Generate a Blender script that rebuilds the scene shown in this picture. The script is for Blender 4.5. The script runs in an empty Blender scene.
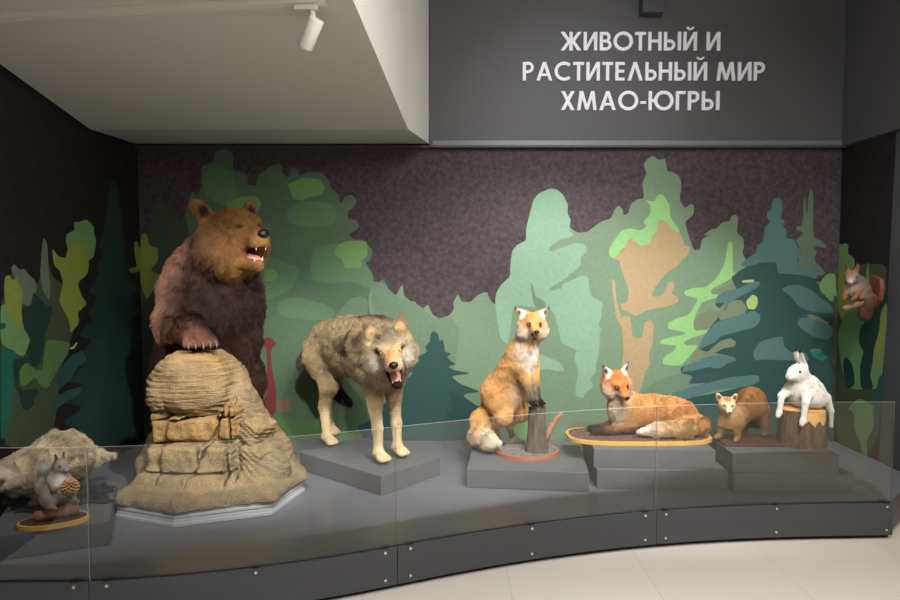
import bpy, bmesh, math, random
import numpy as np
from mathutils import Vector, Matrix, Euler

S = bpy.context.scene
COL = S.collection
R = math.radians

# ------------------------------------------------------------------ camera
CAM_H, F_PX, PITCH = 1.55, 660.0, R(3.0)
cd = bpy.data.cameras.new('camera')
cam = bpy.data.objects.new('camera', cd)
COL.objects.link(cam)
cam.location = (0, 0, CAM_H)
cam.rotation_euler = (R(90) - PITCH, 0, 0)
cd.sensor_width = 36.0
cd.lens = 36.0 * F_PX / 900.0
cd.clip_start = 0.05
S.camera = cam

S.view_settings.view_transform = 'Standard'
S.view_settings.look = 'None'
S.view_settings.gamma = 1.0
S.view_settings.use_curve_mapping = False
S.view_settings.exposure = 0.38
S.cycles.use_denoising = True
S.cycles.max_bounces = 8
S.cycles.transparent_max_bounces = 16
S.cycles.caustics_reflective = False
S.cycles.caustics_refractive = False

# ------------------------------------------------------------------ light
w = bpy.data.worlds.new('world')
S.world = w
w.use_nodes = True
w.node_tree.nodes['Background'].inputs[0].default_value = (1.0, 0.97, 0.93, 1)
w.node_tree.nodes['Background'].inputs[1].default_value = 0.10


def area(name, loc, target, sx, sy, power, col=(1, 0.96, 0.9)):
    l = bpy.data.lights.new(name, 'AREA')
    l.shape = 'RECTANGLE'
    l.size, l.size_y, l.energy, l.color = sx, sy, power, col
    o = bpy.data.objects.new(name, l)
    COL.objects.link(o)
    o.location = loc
    o.rotation_euler = (Vector(target) - Vector(loc)).to_track_quat('-Z', 'Y').to_euler()
    return o


def spot(name, loc, target, power, angle=50, blend=0.6, radius=0.035, col=(1, 0.975, 0.945)):
    l = bpy.data.lights.new(name, 'SPOT')
    l.energy, l.spot_size, l.spot_blend, l.shadow_soft_size, l.color = power, R(angle), blend, radius, col
    o = bpy.data.objects.new(name, l)
    COL.objects.link(o)
    o.location = loc
    o.rotation_euler = (Vector(target) - Vector(loc)).to_track_quat('-Z', 'Y').to_euler()
    return o


# visitors' room: ceiling panels behind and beside the camera, plus an added fill
area('panel_or_fill_light', (1.2, 0.3, 3.3), (1.2, 0.3, 0), 2.4, 2.0, 150, (1, 0.985, 0.965))
area('panel_or_fill_light', (1.1, 2.0, 3.75), (0.2, 3.0, 2.2), 0.7, 0.7, 34, (1, 0.99, 0.98))  # added, unseen: lifts the white side of the dropped ceiling
area('panel_or_fill_light', (-1.4, -0.6, 2.42), (-1.4, -0.6, 0), 0.6, 1.2, 14)
# track spots in front of the display (the first is the lamp in view) and added fill spots
spot('track_or_fill_spot', (-0.50, 2.28, 2.26), (-1.18, 3.9, 0.95), 165, 46)
spot('track_or_fill_spot', (-1.95, 2.5, 2.36), (-1.58, 4.15, 1.22), 115, 34, 0.7)
spot('track_or_fill_spot', (2.35, 2.4, 3.0), (2.95, 4.75, 1.2), 60, 44, 0.8)  # added, unseen: brightens the mural strip on the right wall
spot('track_or_fill_spot', (0.15, 2.2, 2.85), (-0.45, 4.2, 0.75), 150, 50)
spot('track_or_fill_spot', (0.75, 2.2, 2.95), (0.45, 4.5, 0.95), 175, 58)
spot('track_or_fill_spot', (1.45, 2.2, 2.95), (1.05, 4.5, 0.95), 160, 58)
spot('track_or_fill_spot', (2.1, 2.2, 2.95), (1.75, 4.3, 0.8), 110, 50)

spot('track_or_fill_spot', (0.95, 2.3, 3.3), (0.95, 5.0, 2.62), 52, 46, 0.9, 0.05, (0.97, 0.97, 1.0))      # added unseen spot: washes the header and lettering
spot('track_or_fill_spot', (-1.45, 2.3, 2.34), (-1.98, 3.40, 0.40), 42, 44, 0.9)  # added without a lamp head, to brighten the left plinth and deck


# ------------------------------------------------------------------ helpers
def ray(px, py):
    u, v = (px - 450.0) / F_PX, (300.0 - py) / F_PX
    c, s = math.cos(PITCH), math.sin(PITCH)
    return Vector((u, c + v * s, -s + v * c))


def on_z(px, py, z):
    d = ray(px, py)
    return Vector((0, 0, CAM_H)) + d * ((z - CAM_H) / d.z)


def on_y(px, py, y):
    d = ray(px, py)
    return Vector((0, 0, CAM_H)) + d * (y / d.y)


def on_x(px, py, x):
    d = ray(px, py)
    return Vector((0, 0, CAM_H)) + d * (x / d.x)


def lin(c):
    out = []
    for v in c[:3]:
        v = v / 255.0
        out.append(v / 12.92 if v <= 0.04045 else ((v + 0.055) / 1.055) ** 2.4)
    return tuple(out)


def tag(o, label=None, cat=None, group=None, kind=None):
    if label: o['label'] = label
    if cat: o['category'] = cat
    if group: o['group'] = group
    if kind: o['kind'] = kind
    return o


def empty(name, loc=(0, 0, 0), rz=0.0):
    o = bpy.data.objects.new(name, None)
    o.empty_display_size = 0.05
    COL.objects.link(o)
    o.location = loc
    o.rotation_euler = (0, 0, rz)
    return o


def mesh_obj(name, verts, faces, mats, parent=None, smooth=False, mat_idx=None):
    me = bpy.data.meshes.new(name)
    me.from_pydata([tuple(v) for v in verts], [], [tuple(f) for f in faces])
    if not isinstance(mats, (list, tuple)):
        mats = [mats]
    for m in mats:
        me.materials.append(m)
    if mat_idx is not None:
        me.polygons.foreach_set('material_index', mat_idx)
    if smooth:
        me.polygons.foreach_set('use_smooth', [True] * len(me.polygons))
    me.update()
    o = bpy.data.objects.new(name, me)
    COL.objects.link(o)
    if parent is not None:
        o.parent = parent
    return o


def bm_obj(name, bm, mat, parent=None, smooth=False):
    bmesh.ops.recalc_face_normals(bm, faces=bm.faces[:])
    me = bpy.data.meshes.new(name)
    bm.to_mesh(me)
    bm.free()
    for m in (mat if isinstance(mat, (list, tuple)) else [mat]):
        me.materials.append(m)
    if smooth:
        me.polygons.foreach_set('use_smooth', [True] * len(me.polygons))
    o = bpy.data.objects.new(name, me)
    COL.objects.link(o)
    if parent is not None:
        o.parent = parent
    return o


def box_bm(cx, cy, cz, sx, sy, sz, bev=0.0, bm=None, rot=None):
    bm2 = bmesh.new()
    bmesh.ops.create_cube(bm2, size=1.0)
    bmesh.ops.scale(bm2, vec=(sx, sy, sz), verts=bm2.verts)
    if bev > 0:
        bmesh.ops.bevel(bm2, geom=bm2.edges[:], offset=bev, segments=2, affect='EDGES', profile=0.5)
    M = Matrix.Translation((cx, cy, cz))
    if rot is not None:
        M = M @ Euler(rot).to_matrix().to_4x4()
    bmesh.ops.transform(bm2, matrix=M, verts=bm2.verts)
    if bm is None:
        return bm2
    me = bpy.data.meshes.new('tmp')
    bm2.to_mesh(me)
    bm2.free()
    bm.from_mesh(me)
    bpy.data.meshes.remove(me)
    return bm


def prism_bm(pts, z0, z1, bev=0.0, seg=3):
    """vertical prism over a plan polygon"""
    bm = bmesh.new()
    lo = [bm.verts.new((p[0], p[1], z0)) for p in pts]
    hi = [bm.verts.new((p[0], p[1], z1)) for p in pts]
    n = len(pts)
    bm.faces.new(lo[::-1])
    top = bm.faces.new(hi)
    for i in range(n):
        bm.faces.new((lo[i], lo[(i + 1) % n], hi[(i + 1) % n], hi[i]))
    if bev > 0:
        bmesh.ops.bevel(bm, geom=list(top.edges), offset=bev, segments=seg, affect='EDGES', profile=0.5)
    return bm


def tube(path, radii, sides=10, cap=True):
    """verts, faces of a tube along a path"""
    path = [Vector(p) for p in path]
    n = len(path)
    if not hasattr(radii, '__len__'):
        radii = [radii] * n
    V, Fc = [], []
    up = Vector((0, 0, 1))
    for i, p in enumerate(path):
        t = (path[min(i + 1, n - 1)] - path[max(i - 1, 0)]).normalized()
        a = t.cross(up if abs(t.dot(up)) < 0.95 else Vector((1, 0, 0))).normalized()
        b = t.cross(a)
        for k in range(sides):
            q = 2 * math.pi * k / sides
            V.append(p + (a * math.cos(q) + b * math.sin(q)) * radii[i])
    for i in range(n - 1):
        for k in range(sides):
            Fc.append((i * sides + k, i * sides + (k + 1) % sides, (i + 1) * sides + (k + 1) % sides, (i + 1) * sides + k))
    if cap:
        Fc.append(tuple(range(sides))[::-1])
        Fc.append(tuple((n - 1) * sides + k for k in range(sides)))
    return V, Fc


def chaikin(pts, it=2, c=0.25):
    P = [Vector(p) for p in pts]
    for _ in range(it):
        Q = []
        n = len(P)
        for i in range(n):
            a, b = P[i], P[(i + 1) % n]
            Q += [a * (1 - c) + b * c, a * c + b * (1 - c)]
        P = Q
    return P


# ------------------------------------------------------------------ materials
def mat(name, col, rough=0.6, spec=0.4, metal=0.0, noise=0.0, nscale=30.0, bump=0.0, bscale=None, coat=0.0, emit=0.0, stretch=None):
    m = bpy.data.materials.new(name)
    m.use_nodes = True
    nt = m.node_tree
    b = nt.nodes['Principled BSDF']
    c = lin(col)
    b.inputs['Base Color'].default_value = (*c, 1)
    b.inputs['Roughness'].default_value = rough
    b.inputs['Specular IOR Level'].default_value = spec
    b.inputs['Metallic'].default_value = metal
    if coat:
        b.inputs['Coat Weight'].default_value = coat
        b.inputs['Coat Roughness'].default_value = 0.15
    if emit:
        b.inputs['Emission Color'].default_value = (*c, 1)
        b.inputs['Emission Strength'].default_value = emit
    if noise or bump:
        tc = nt.nodes.new('ShaderNodeTexCoord')
        vec = tc.outputs['Object']
        if stretch:
            mp = nt.nodes.new('ShaderNodeMapping')
            mp.inputs['Scale'].default_value = stretch
            nt.links.new(vec, mp.inputs['Vector'])
            vec = mp.outputs['Vector']
    if noise:
        nz = nt.nodes.new('ShaderNodeTexNoise')
        nz.inputs['Scale'].default_value = nscale
        nz.inputs['Detail'].default_value = 5
        nt.links.new(vec, nz.inputs['Vector'])
        rp = nt.nodes.new('ShaderNodeValToRGB')
        rp.color_ramp.elements[0].position = 0.3
        rp.color_ramp.elements[1].position = 0.7
        rp.color_ramp.elements[0].color = (*[v * (1 - noise) for v in c], 1)
        rp.color_ramp.elements[1].color = (*[min(1, v * (1 + noise)) for v in c], 1)
        nt.links.new(nz.outputs['Fac'], rp.inputs['Fac'])
        nt.links.new(rp.outputs['Color'], b.inputs['Base Color'])
    if bump:
        n2 = nt.nodes.new('ShaderNodeTexNoise')
        n2.inputs['Scale'].default_value = bscale or nscale
        n2.inputs['Detail'].default_value = 6
        nt.links.new(vec, n2.inputs['Vector'])
        bp = nt.nodes.new('ShaderNodeBump')
        bp.inputs['Strength'].default_value = bump
        bp.inputs['Distance'].default_value = 0.01
        nt.links.new(n2.outputs['Fac'], bp.inputs['Height'])
        nt.links.new(bp.outputs['Normal'], b.inputs['Normal'])
    return m


def attr_mat(name, rough=0.75, spec=0.15, sheen=0.0):
    m = bpy.data.materials.new(name)
    m.use_nodes = True
    nt = m.node_tree
    b = nt.nodes['Principled BSDF']
    a = nt.nodes.new('ShaderNodeAttribute')
    a.attribute_name = 'col'
    nt.links.new(a.outputs['Color'], b.inputs['Base Color'])
    b.inputs['Roughness'].default_value = rough
    b.inputs['Specular IOR Level'].default_value = spec
    return m


M = {}
M['floor'] = mat('beige_tile', (212, 206, 197), 0.22, 0.5, noise=0.03, nscale=3)
M['ceiling'] = mat('white_paint', (200, 200, 200), 0.8, 0.2)
M['white_side'] = mat('white_side_paint', (226, 224, 222), 0.8, 0.2)
M['sign'] = mat('sign_grey_paint', (82, 82, 85), 0.55, 0.4)
M['deck'] = mat('deck_grey_paint', (110, 110, 118), 0.28, 0.45, noise=0.05, nscale=5)
M['plinth'] = mat('plinth_grey_paint', (98, 98, 101), 0.5, 0.4, noise=0.06, nscale=14)
M['fascia'] = mat('fascia_grey_paint', (60, 61, 65), 0.42, 0.4, noise=0.04, nscale=9)
M['black'] = mat('black_matt', (14, 14, 15), 0.6, 0.3)
M['steel'] = mat('bright_steel', (215, 213, 208), 0.25, 0.5, metal=1.0)
M['letters'] = mat('lavender_white_letters', (244, 244, 255), 0.5, 0.3)
M['lampwhite'] = mat('lamp_white_paint', (214, 212, 205), 0.4, 0.4)
M['cream'] = mat('cream_wall_paint', (216, 205, 180), 0.8, 0.2)
M['wallgrey'] = mat('wall_grey_paint', (74, 74, 78), 0.55, 0.4)


def glass_mat():
    m = bpy.data.materials.new('clear_glass')
    m.use_nodes = True
    nt = m.node_tree
    nt.nodes.clear()
    out = nt.nodes.new('ShaderNodeOutputMaterial')
    mx = nt.nodes.new('ShaderNodeMixShader')
    fr = nt.nodes.new('ShaderNodeFresnel')
    fr.inputs['IOR'].default_value = 1.45
    tr = nt.nodes.new('ShaderNodeBsdfTransparent')
    tr.inputs['Color'].default_value = (0.955, 0.965, 0.96, 1)
    gl = nt.nodes.new('ShaderNodeBsdfGlossy')
    gl.inputs['Roughness'].default_value = 0.02
    nt.links.new(fr.outputs[0], mx.inputs[0])
    nt.links.new(tr.outputs[0], mx.inputs[1])
    nt.links.new(gl.outputs[0], mx.inputs[2])
    nt.links.new(mx.outputs[0], out.inputs[0])
    m2 = bpy.data.materials.new('glass_edge')
    m2.use_nodes = True
    nt = m2.node_tree
    b = nt.nodes['Principled BSDF']
    b.inputs['Base Color'].default_value = (0.66, 0.72, 0.71, 1)
    b.inputs['Roughness'].default_value = 0.25
    b.inputs['Alpha'].default_value = 0.55
    return m, m2


M['glass'], M['glass_edge'] = glass_mat()
# ------------------------------------------------------------------ room
DECK = 0.21                        # deck height of the display
YB = on_z(560, 440, DECK).y        # back wall
XL = on_y(141, 300, YB).x
XR = on_y(839, 260, YB).x
ZT = on_y(450, 147, YB).z          # top of the mural
ZS = ZT - 0.01
YG = on_x(887, 330, XR).y          # the mural stops here on the right wall, grey beyond
YC = YG - 0.36


def quad(name, pts, m, kind='structure', parent=None):
    o = mesh_obj(name, pts, [tuple(range(len(pts)))], m, parent)
    if kind: o['kind'] = kind
    return o


def slab(name, x0, x1, y0, y1, z0, z1, m):
    bm = box_bm((x0 + x1) / 2, (y0 + y1) / 2, (z0 + z1) / 2, x1 - x0, y1 - y0, z1 - z0)
    o = bm_obj(name, bm, m)
    o['kind'] = 'structure'
    return o


def tile_mat():
    m = M['floor']
    nt = m.node_tree
    b = nt.nodes['Principled BSDF']
    tc = nt.nodes.new('ShaderNodeTexCoord')
    mp = nt.nodes.new('ShaderNodeMapping')
    mp.inputs['Location'].default_value = (0.41, 0.1, 0)
    br = nt.nodes.new('ShaderNodeTexBrick')
    br.offset = 0.0
    br.inputs['Scale'].default_value = 1.0
    br.inputs['Brick Width'].default_value = 0.7
    br.inputs['Row Height'].default_value = 0.7
    br.inputs['Mortar Size'].default_value = 0.003
    c = lin((212, 206, 197))
    br.inputs['Color1'].default_value = (*c, 1)
    br.inputs['Color2'].default_value = (*[v * 0.97 for v in c], 1)
    br.inputs['Mortar'].default_value = (*[v * 0.84 for v in c], 1)
    nt.links.new(tc.outputs['Object'], mp.inputs['Vector'])
    nt.links.new(mp.outputs['Vector'], br.inputs['Vector'])
    nt.links.new(br.outputs['Color'], b.inputs['Base Color'])


tile_mat()
slab('floor', XL - 0.1, 5.0, -2.5, YB + 0.1, -0.1, 0, M['floor'])
slab('wall_back', XL - 0.1, XR + 0.1, YB, YB + 0.1, 0, 3.9, M['black'])
slab('wall_left', XL - 0.1, XL, -2.5, YB + 0.1, 0, 3.9, M['black'])
slab('wall_right', XR, XR + 0.12, YC, YB, 0, 3.9, M['wallgrey'])
slab('wall_right', XR + 0.012, XR + 0.12, -2.5, YC, 0, 3.9, M['cream'])

# dropped ceiling over the left half: flat underside, tilted strip at the back, white side
pa, pc = on_x(0, 70, XL), on_x(90, 134, XL)          # the underside falls towards the back
e0 = on_y(408, 129, pc.y)
sl = (pa.z - pc.z) / (pa.y - pc.y)
d0 = ray(353, 0)
t0 = (e0.z - sl * e0.y - CAM_H) / (d0.z - sl * d0.y)
fr0 = Vector((0, 0, CAM_H)) + d0 * t0
SX0 = fr0.x
e1 = on_y(430, 144, YB)
yf = 1.3
z0 = e0.z + sl * (yf - e0.y)
SXF = e0.x + (SX0 - e0.x) * (yf - e0.y) / (fr0.y - e0.y)
P = [(XL, yf, z0), (SXF, yf, z0), (e0.x, e0.y, e0.z), (XL, e0.y, e0.z),
     (e1.x, YB, ZT + 0.02), (XL, YB, ZT + 0.02)]
T = [(p[0], p[1], 3.85) for p in P]
V = P + T
Fm = [(0, 3, 2, 1), (3, 5, 4, 2), (6, 7, 8, 9), (9, 8, 10, 11), (1, 2, 8, 7), (2, 4, 10, 8), (0, 1, 7, 6), (0, 6, 9, 3), (3, 9, 11, 5), (4, 5, 11, 10)]
o = mesh_obj('ceiling_dropped', V, Fm, [M['ceiling'], M['white_side']], mat_idx=[0, 0, 0, 0, 1, 1, 0, 0, 0, 0])
o['kind'] = 'structure'
slab('ceiling', SX0, XR + 0.1, -2.5, YB + 0.1, 3.85, 3.95, M['ceiling'])

# grey header panels above the mural on the back wall and the right wall
bm = box_bm((e1.x + XR) / 2, YB - 0.02, (ZT + 3.85) / 2, XR - e1.x, 0.04, 3.85 - ZT)
o = bm_obj('wall_back_header', bm, M['sign'])
o['kind'] = 'structure'
zr = on_x(900, 127, XR - 0.03).z
bm = box_bm(XR - 0.015, (YB - 0.04 + 2.6) / 2, (ZT + 3.85) / 2, 0.03, YB - 0.04 - 2.6, 3.85 - ZT)
o = bm_obj('wall_right_header', bm, M['sign'])
o['kind'] = 'structure'
bm = box_bm((XL + XR) / 2, YB - 0.03, ZT - 0.006, XR - XL, 0.06, 0.012)
o = bm_obj('trim_1', bm, M['wallgrey'])
o['kind'] = 'structure'
bm = box_bm((e1.x + XR) / 2, YB - 0.045, ZT + 0.022, XR - e1.x - 0.04, 0.008, 0.036)
o = bm_obj('trim_2', bm, mat('light_grey_strip', (112, 114, 122), 0.4, 0.5))
o['kind'] = 'structure'

# ------------------------------------------------------------------ podium, fascia and glass front
fpx = [(-40, 583.2), (0, 582.8), (50, 582.8), (100, 582), (173, 577), (253, 568.5), (300, 562.5), (350, 555), (397, 546.5), (460, 535), (530, 524.2), (600, 516),
       (655, 510.8), (733, 506), (800, 504.3), (850, 503.6), (893, 503)]
ctrl = [on_z(px, py, DECK) for px, py in fpx]
ctrl = [Vector((XL + 0.002, ctrl[0].y + 0.02, 0))] + [Vector((p.x, p.y, 0)) for p in ctrl]


def catmull(P, n=8):
    out = []
    for i in range(len(P) - 1):
        a, b, c, d = P[max(i - 1, 0)], P[i], P[i + 1], P[min(i + 2, len(P) - 1)]
        for k in range(n):
            t = k / n
            out.append(0.5 * ((2 * b) + (c - a) * t + (2 * a - 5 * b + 4 * c - d) * t * t + (3 * b - a - 3 * c + d) * t ** 3))
    out.append(P[-1])
    return out


curve = catmull(ctrl, 6)
for _ in range(30):
    curve = [curve[0]] + [(curve[i - 1] + curve[i] * 2 + curve[i + 1]) / 4 for i in range(1, len(curve) - 1)] + [curve[-1]]


def offset_curve(C, d):
    out = []
    for i, p in enumerate(C):
        t = (C[min(i + 1, len(C) - 1)] - C[max(i - 1, 0)]).normalized()
        out.append(p + Vector((-t.y, t.x, 0)) * d)      # + = towards the back wall
    return out


def cut_curve(xa, xb):
    """piece of the front curve between two x values"""
    def at(x):
        for a, b in zip(curve, curve[1:]):
            if a.x <= x <= b.x:
                return a.lerp(b, (x - a.x) / (b.x - a.x))
        return curve[0].copy() if x < curve[0].x else curve[-1].copy()
    return [at(xa)] + [p for p in curve if xa + 1e-4 < p.x < xb - 1e-4] + [at(xb)]


def strip(C, d0, d1, z0, z1):
    A, B = offset_curve(C, d0), offset_curve(C, d1)
    n = len(C)
    V = [(p.x, p.y, z0) for p in A] + [(p.x, p.y, z1) for p in A] + [(p.x, p.y, z0) for p in B] + [(p.x, p.y, z1) for p in B]
    F_, K = [], []
    for i in range(n - 1):
        F_ += [(i, i + 1, n + i + 1, n + i), (2 * n + i + 1, 2 * n + i, 3 * n + i, 3 * n + i + 1),
               (n + i, n + i + 1, 3 * n + i + 1, 3 * n + i), (i + 1, i, 2 * n + i, 2 * n + i + 1)]
        K += [0, 0, 1, 1]
    F_ += [(0, n, 3 * n, 2 * n), (n - 1, 3 * n - 1, 4 * n - 1, 2 * n - 1)]
    K += [1, 1]
    return V, F_, K


podium = empty('display_podium', (0.3, 4.2, 0))
tag(podium, 'dark grey display podium with curved front under the stuffed animals', 'podium')


def kid(o, parent):
    o.parent = parent
    o.matrix_parent_inverse = parent.matrix_world.inverted() if parent.type != 'EMPTY' else Matrix.Translation(parent.location).inverted()
    return o


xe = curve[-1]
deck_pts = offset_curve(curve, 0.022) + [Vector((XR - 0.03, YC + 0.02, 0)), Vector((XR - 0.012, YC + 0.06, 0)), Vector((XR - 0.012, YB - 0.012, 0)), Vector((XL + 0.012, YB - 0.012, 0))]
kid(bm_obj('deck', prism_bm([(p.x, p.y) for p in deck_pts], 0.19, DECK - 0.002), M['deck']), podium)
side = [xe + Vector((0.0, 0.02, 0)), Vector((XR - 0.03, YC + 0.02, 0))]
V, F_, K = strip(side, 0, 0.012, 0.03, DECK - 0.004)
kid(mesh_obj('side_panel', V, F_, M['fascia']), podium)
joints = [curve[0].x] + [on_z(px, py, DECK).x for px, py in ((89, 582), (397, 546.5), (656, 510.8))] + [xe.x]
V, F_, K = strip(curve, 0.03, 0.05, 0.0, 0.05)
kid(mesh_obj('toe_kick', V, F_, M['black']), podium)
bolts = [(75, 585, 0), (106.7, 584.7, 1), (255, 572, 1), (385, 549.5, 1), (409.8, 546, 2), (531, 526.5, 2), (644.7, 514.5, 2), (665, 512.7, 3), (776, 507.5, 3), (888, 506.5, 3)]
panels = []
for i in range(4):
    C = cut_curve(joints[i] + 0.0015, joints[i + 1] - 0.0015)
    V, F_, K = strip(C, -0.006, 0.006, 0.028, DECK)
    pn = kid(mesh_obj('fascia_panel', V, F_, M['fascia']), podium)
    panels.append(pn)


def bolt_bm(p, n, r=0.0085, h=0.007):
    bm = bmesh.new()
    bmesh.ops.create_cone(bm, cap_ends=True, segments=16, radius1=r, radius2=r * 0.82, depth=h)
    bmesh.ops.transform(bm, matrix=Matrix.Translation(p) @ n.to_track_quat('Z', 'Y').to_matrix().to_4x4(), verts=bm.verts)
    return bm


def near_curve(x):
    for i in range(len(curve) - 1):
        a, b = curve[i], curve[i + 1]
        if a.x <= x <= b.x:
            t = (b - a).normalized()
            return a.lerp(b, (x - a.x) / (b.x - a.x)), Vector((t.y, -t.x, 0))
    return curve[-1], Vector((0, -1, 0))


for px, py, k in bolts:
    q = on_z(px, py, 0.197)
    p, n = near_curve(q.x)
    for z in (0.193, 0.06):
        b = bm_obj('bolt', bolt_bm(p + n * 0.009 + Vector((0, 0, z)), n), M['steel'], smooth=False)
        b.parent = panels[k]
        b.matrix_parent_inverse = Matrix.Translation(podium.location).inverted() if False else Matrix.Identity(4)
        b.parent = panels[k]
    c = box_bm(0, 0, 0, 0.035, 0.010, 0.006)
    bmesh.ops.transform(c, matrix=Matrix.Translation(p + n * 0.002 + Vector((0, 0, DECK + 0.0035))) @ Matrix.Rotation(math.atan2(n.x, -n.y), 4, 'Z'), verts=c.verts)
    c = bm_obj('clip', c, M['black'])
    c.parent = panels[k]

gl = ['clear curved glass panel at the end of the barrier before the pine-cone squirrel',
      'clear curved glass panel of the barrier in front of the rock and wolf',
      'clear curved glass panel of the barrier in front of the standing fox',
      'clear curved glass panel of the barrier in front of the white hare']
for i in range(4):
    C = cut_curve(joints[i] + 0.002, joints[i + 1] - 0.002)
    V, F_, K = strip(C, 0.0085, 0.0165, 0.06, 0.785)
    g = mesh_obj('glass_panel', V, F_, [M['glass'], M['glass_edge']], mat_idx=K)
    tag(g, gl[i], 'glass', 'curved glass barrier panels')
# ------------------------------------------------------------------ painted forest mural
def mural_mat(name, col, amt=0.10):
    m = bpy.data.materials.new(name)
    m.use_nodes = True
    nt = m.node_tree
    b = nt.nodes['Principled BSDF']
    b.inputs['Roughness'].default_value = 0.62
    b.inputs['Specular IOR Level'].default_value = 0.25
    c = lin(col)
    tc = nt.nodes.new('ShaderNodeTexCoord')
    n1 = nt.nodes.new('ShaderNodeTexNoise')
    n1.inputs['Scale'].default_value = 30 if amt > 0.2 else 42
    n1.inputs['Detail'].default_value = 6
    n1.inputs['Roughness'].default_value = 0.65
    nt.links.new(tc.outputs['Object'], n1.inputs['Vector'])
    rp = nt.nodes.new('ShaderNodeValToRGB')
    rp.color_ramp.elements[0].position = 0.34
    rp.color_ramp.elements[1].position = 0.66
    rp.color_ramp.elements[0].color = (*[v * (1 - amt) for v in c], 1)
    rp.color_ramp.elements[1].color = (*[v * (1 + amt) for v in c], 1)
    nt.links.new(n1.outputs['Fac'], rp.inputs['Fac'])
    nt.links.new(rp.outputs['Color'], b.inputs['Base Color'])
    bp = nt.nodes.new('ShaderNodeBump')
    bp.inputs['Strength'].default_value = 0.15
    bp.inputs['Distance'].default_value = 0.004
    nt.links.new(n1.outputs['Fac'], bp.inputs['Height'])
    nt.links.new(bp.outputs['Normal'], b.inputs['Normal'])
    return m


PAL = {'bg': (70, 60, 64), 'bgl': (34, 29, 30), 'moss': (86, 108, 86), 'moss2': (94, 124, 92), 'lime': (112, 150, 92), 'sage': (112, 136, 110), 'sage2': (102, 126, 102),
       'mint': (128, 162, 138), 'tan': (166, 144, 110), 'spring': (136, 184, 118), 'olive': (112, 124, 98), 'teal': (50, 80, 80), 'teal2': (78, 112, 110), 'teal3': (66, 100, 98),
       'pine': (44, 76, 72), 'red': (116, 54, 52), 'lemon': (160, 184, 108), 'bare': (92, 108, 90), 'leaf': (106, 142, 94), 'jade': (42, 122, 106),
       'yolive': (128, 140, 66), 'dkgreen': (34, 56, 50), 'grey': (96, 114, 100), 'fern': (84, 116, 70), 'olv2': (66, 76, 58), 'emer': (30, 94, 80), 'brick': (124, 102, 76)}
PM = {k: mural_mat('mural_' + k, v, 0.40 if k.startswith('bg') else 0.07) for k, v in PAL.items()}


def sp(s):
    v = [float(x) for x in s.replace(',', ' ').split()]
    return list(zip(v[::2], v[1::2]))


def frm(ox, oy, sc, s):
    return [(ox + x / sc, oy + y / sc) for x, y in sp(s)]


def fir(cx, top, base, hw, n, seed=0):
    """ragged outline of a fir"""
    rs = random.Random(seed)
    L, Rr = [], []
    for i in range(n):
        t = (i + 1) / n
        y = top + (base - top) * t
        ww = hw * (0.06 + 0.94 * t ** 1.15)
        for side in (L, Rr):
            o = ww * rs.uniform(0.85, 1.12)
            side.append((o * 0.55, y - (base - top) / n * 0.75))
            side.append((o, y + rs.uniform(0, 3)))
    return [(cx, top)] + [(cx + o, y) for o, y in Rr] + [(cx - o, y) for o, y in L[::-1]]


def mural(name, proj, nrm, base_poly, base_col, layers, label):
    V, Fc, K, mats = [], [], [], []

    def mi(c):
        if PM[c] not in mats:
            mats.append(PM[c])
        return mats.index(PM[c])

    def add(pts3, c, lift):
        i = len(V)
        for p in pts3:
            V.append(p + nrm * lift)
        Fc.append(tuple(range(i, i + len(pts3))))
        K.append(mi(c))

    add(base_poly, base_col, 0.0015)
    for k, L in enumerate(layers):
        c, pts = L[0], L[1]
        it = L[2] if len(L) > 2 else 1
        q = [Vector((x, y, 0)) for x, y in pts]
        q = chaikin(q, 2, 0.15) if it else q
        add([proj(p.x, p.y) for p in q], c, 0.0020 + 0.00012 * k)
    n0 = len(V)
    nf = len(Fc[0])
    # back and edges of the sheet give it its thickness
    for p in base_poly:
        V.append(p.copy())
    Fc.append(tuple(range(n0, n0 + nf))[::-1])
    K.append(mi(base_col))
    for i in range(nf):
        Fc.append((i, (i + 1) % nf, n0 + (i + 1) % nf, n0 + i))
        K.append(mi(base_col))
    o = mesh_obj(name, V, Fc, mats, mat_idx=K)
    # every painted face must look into the room
    for f in o.data.polygons:
        pass
    return tag(o, label, 'mural')


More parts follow.
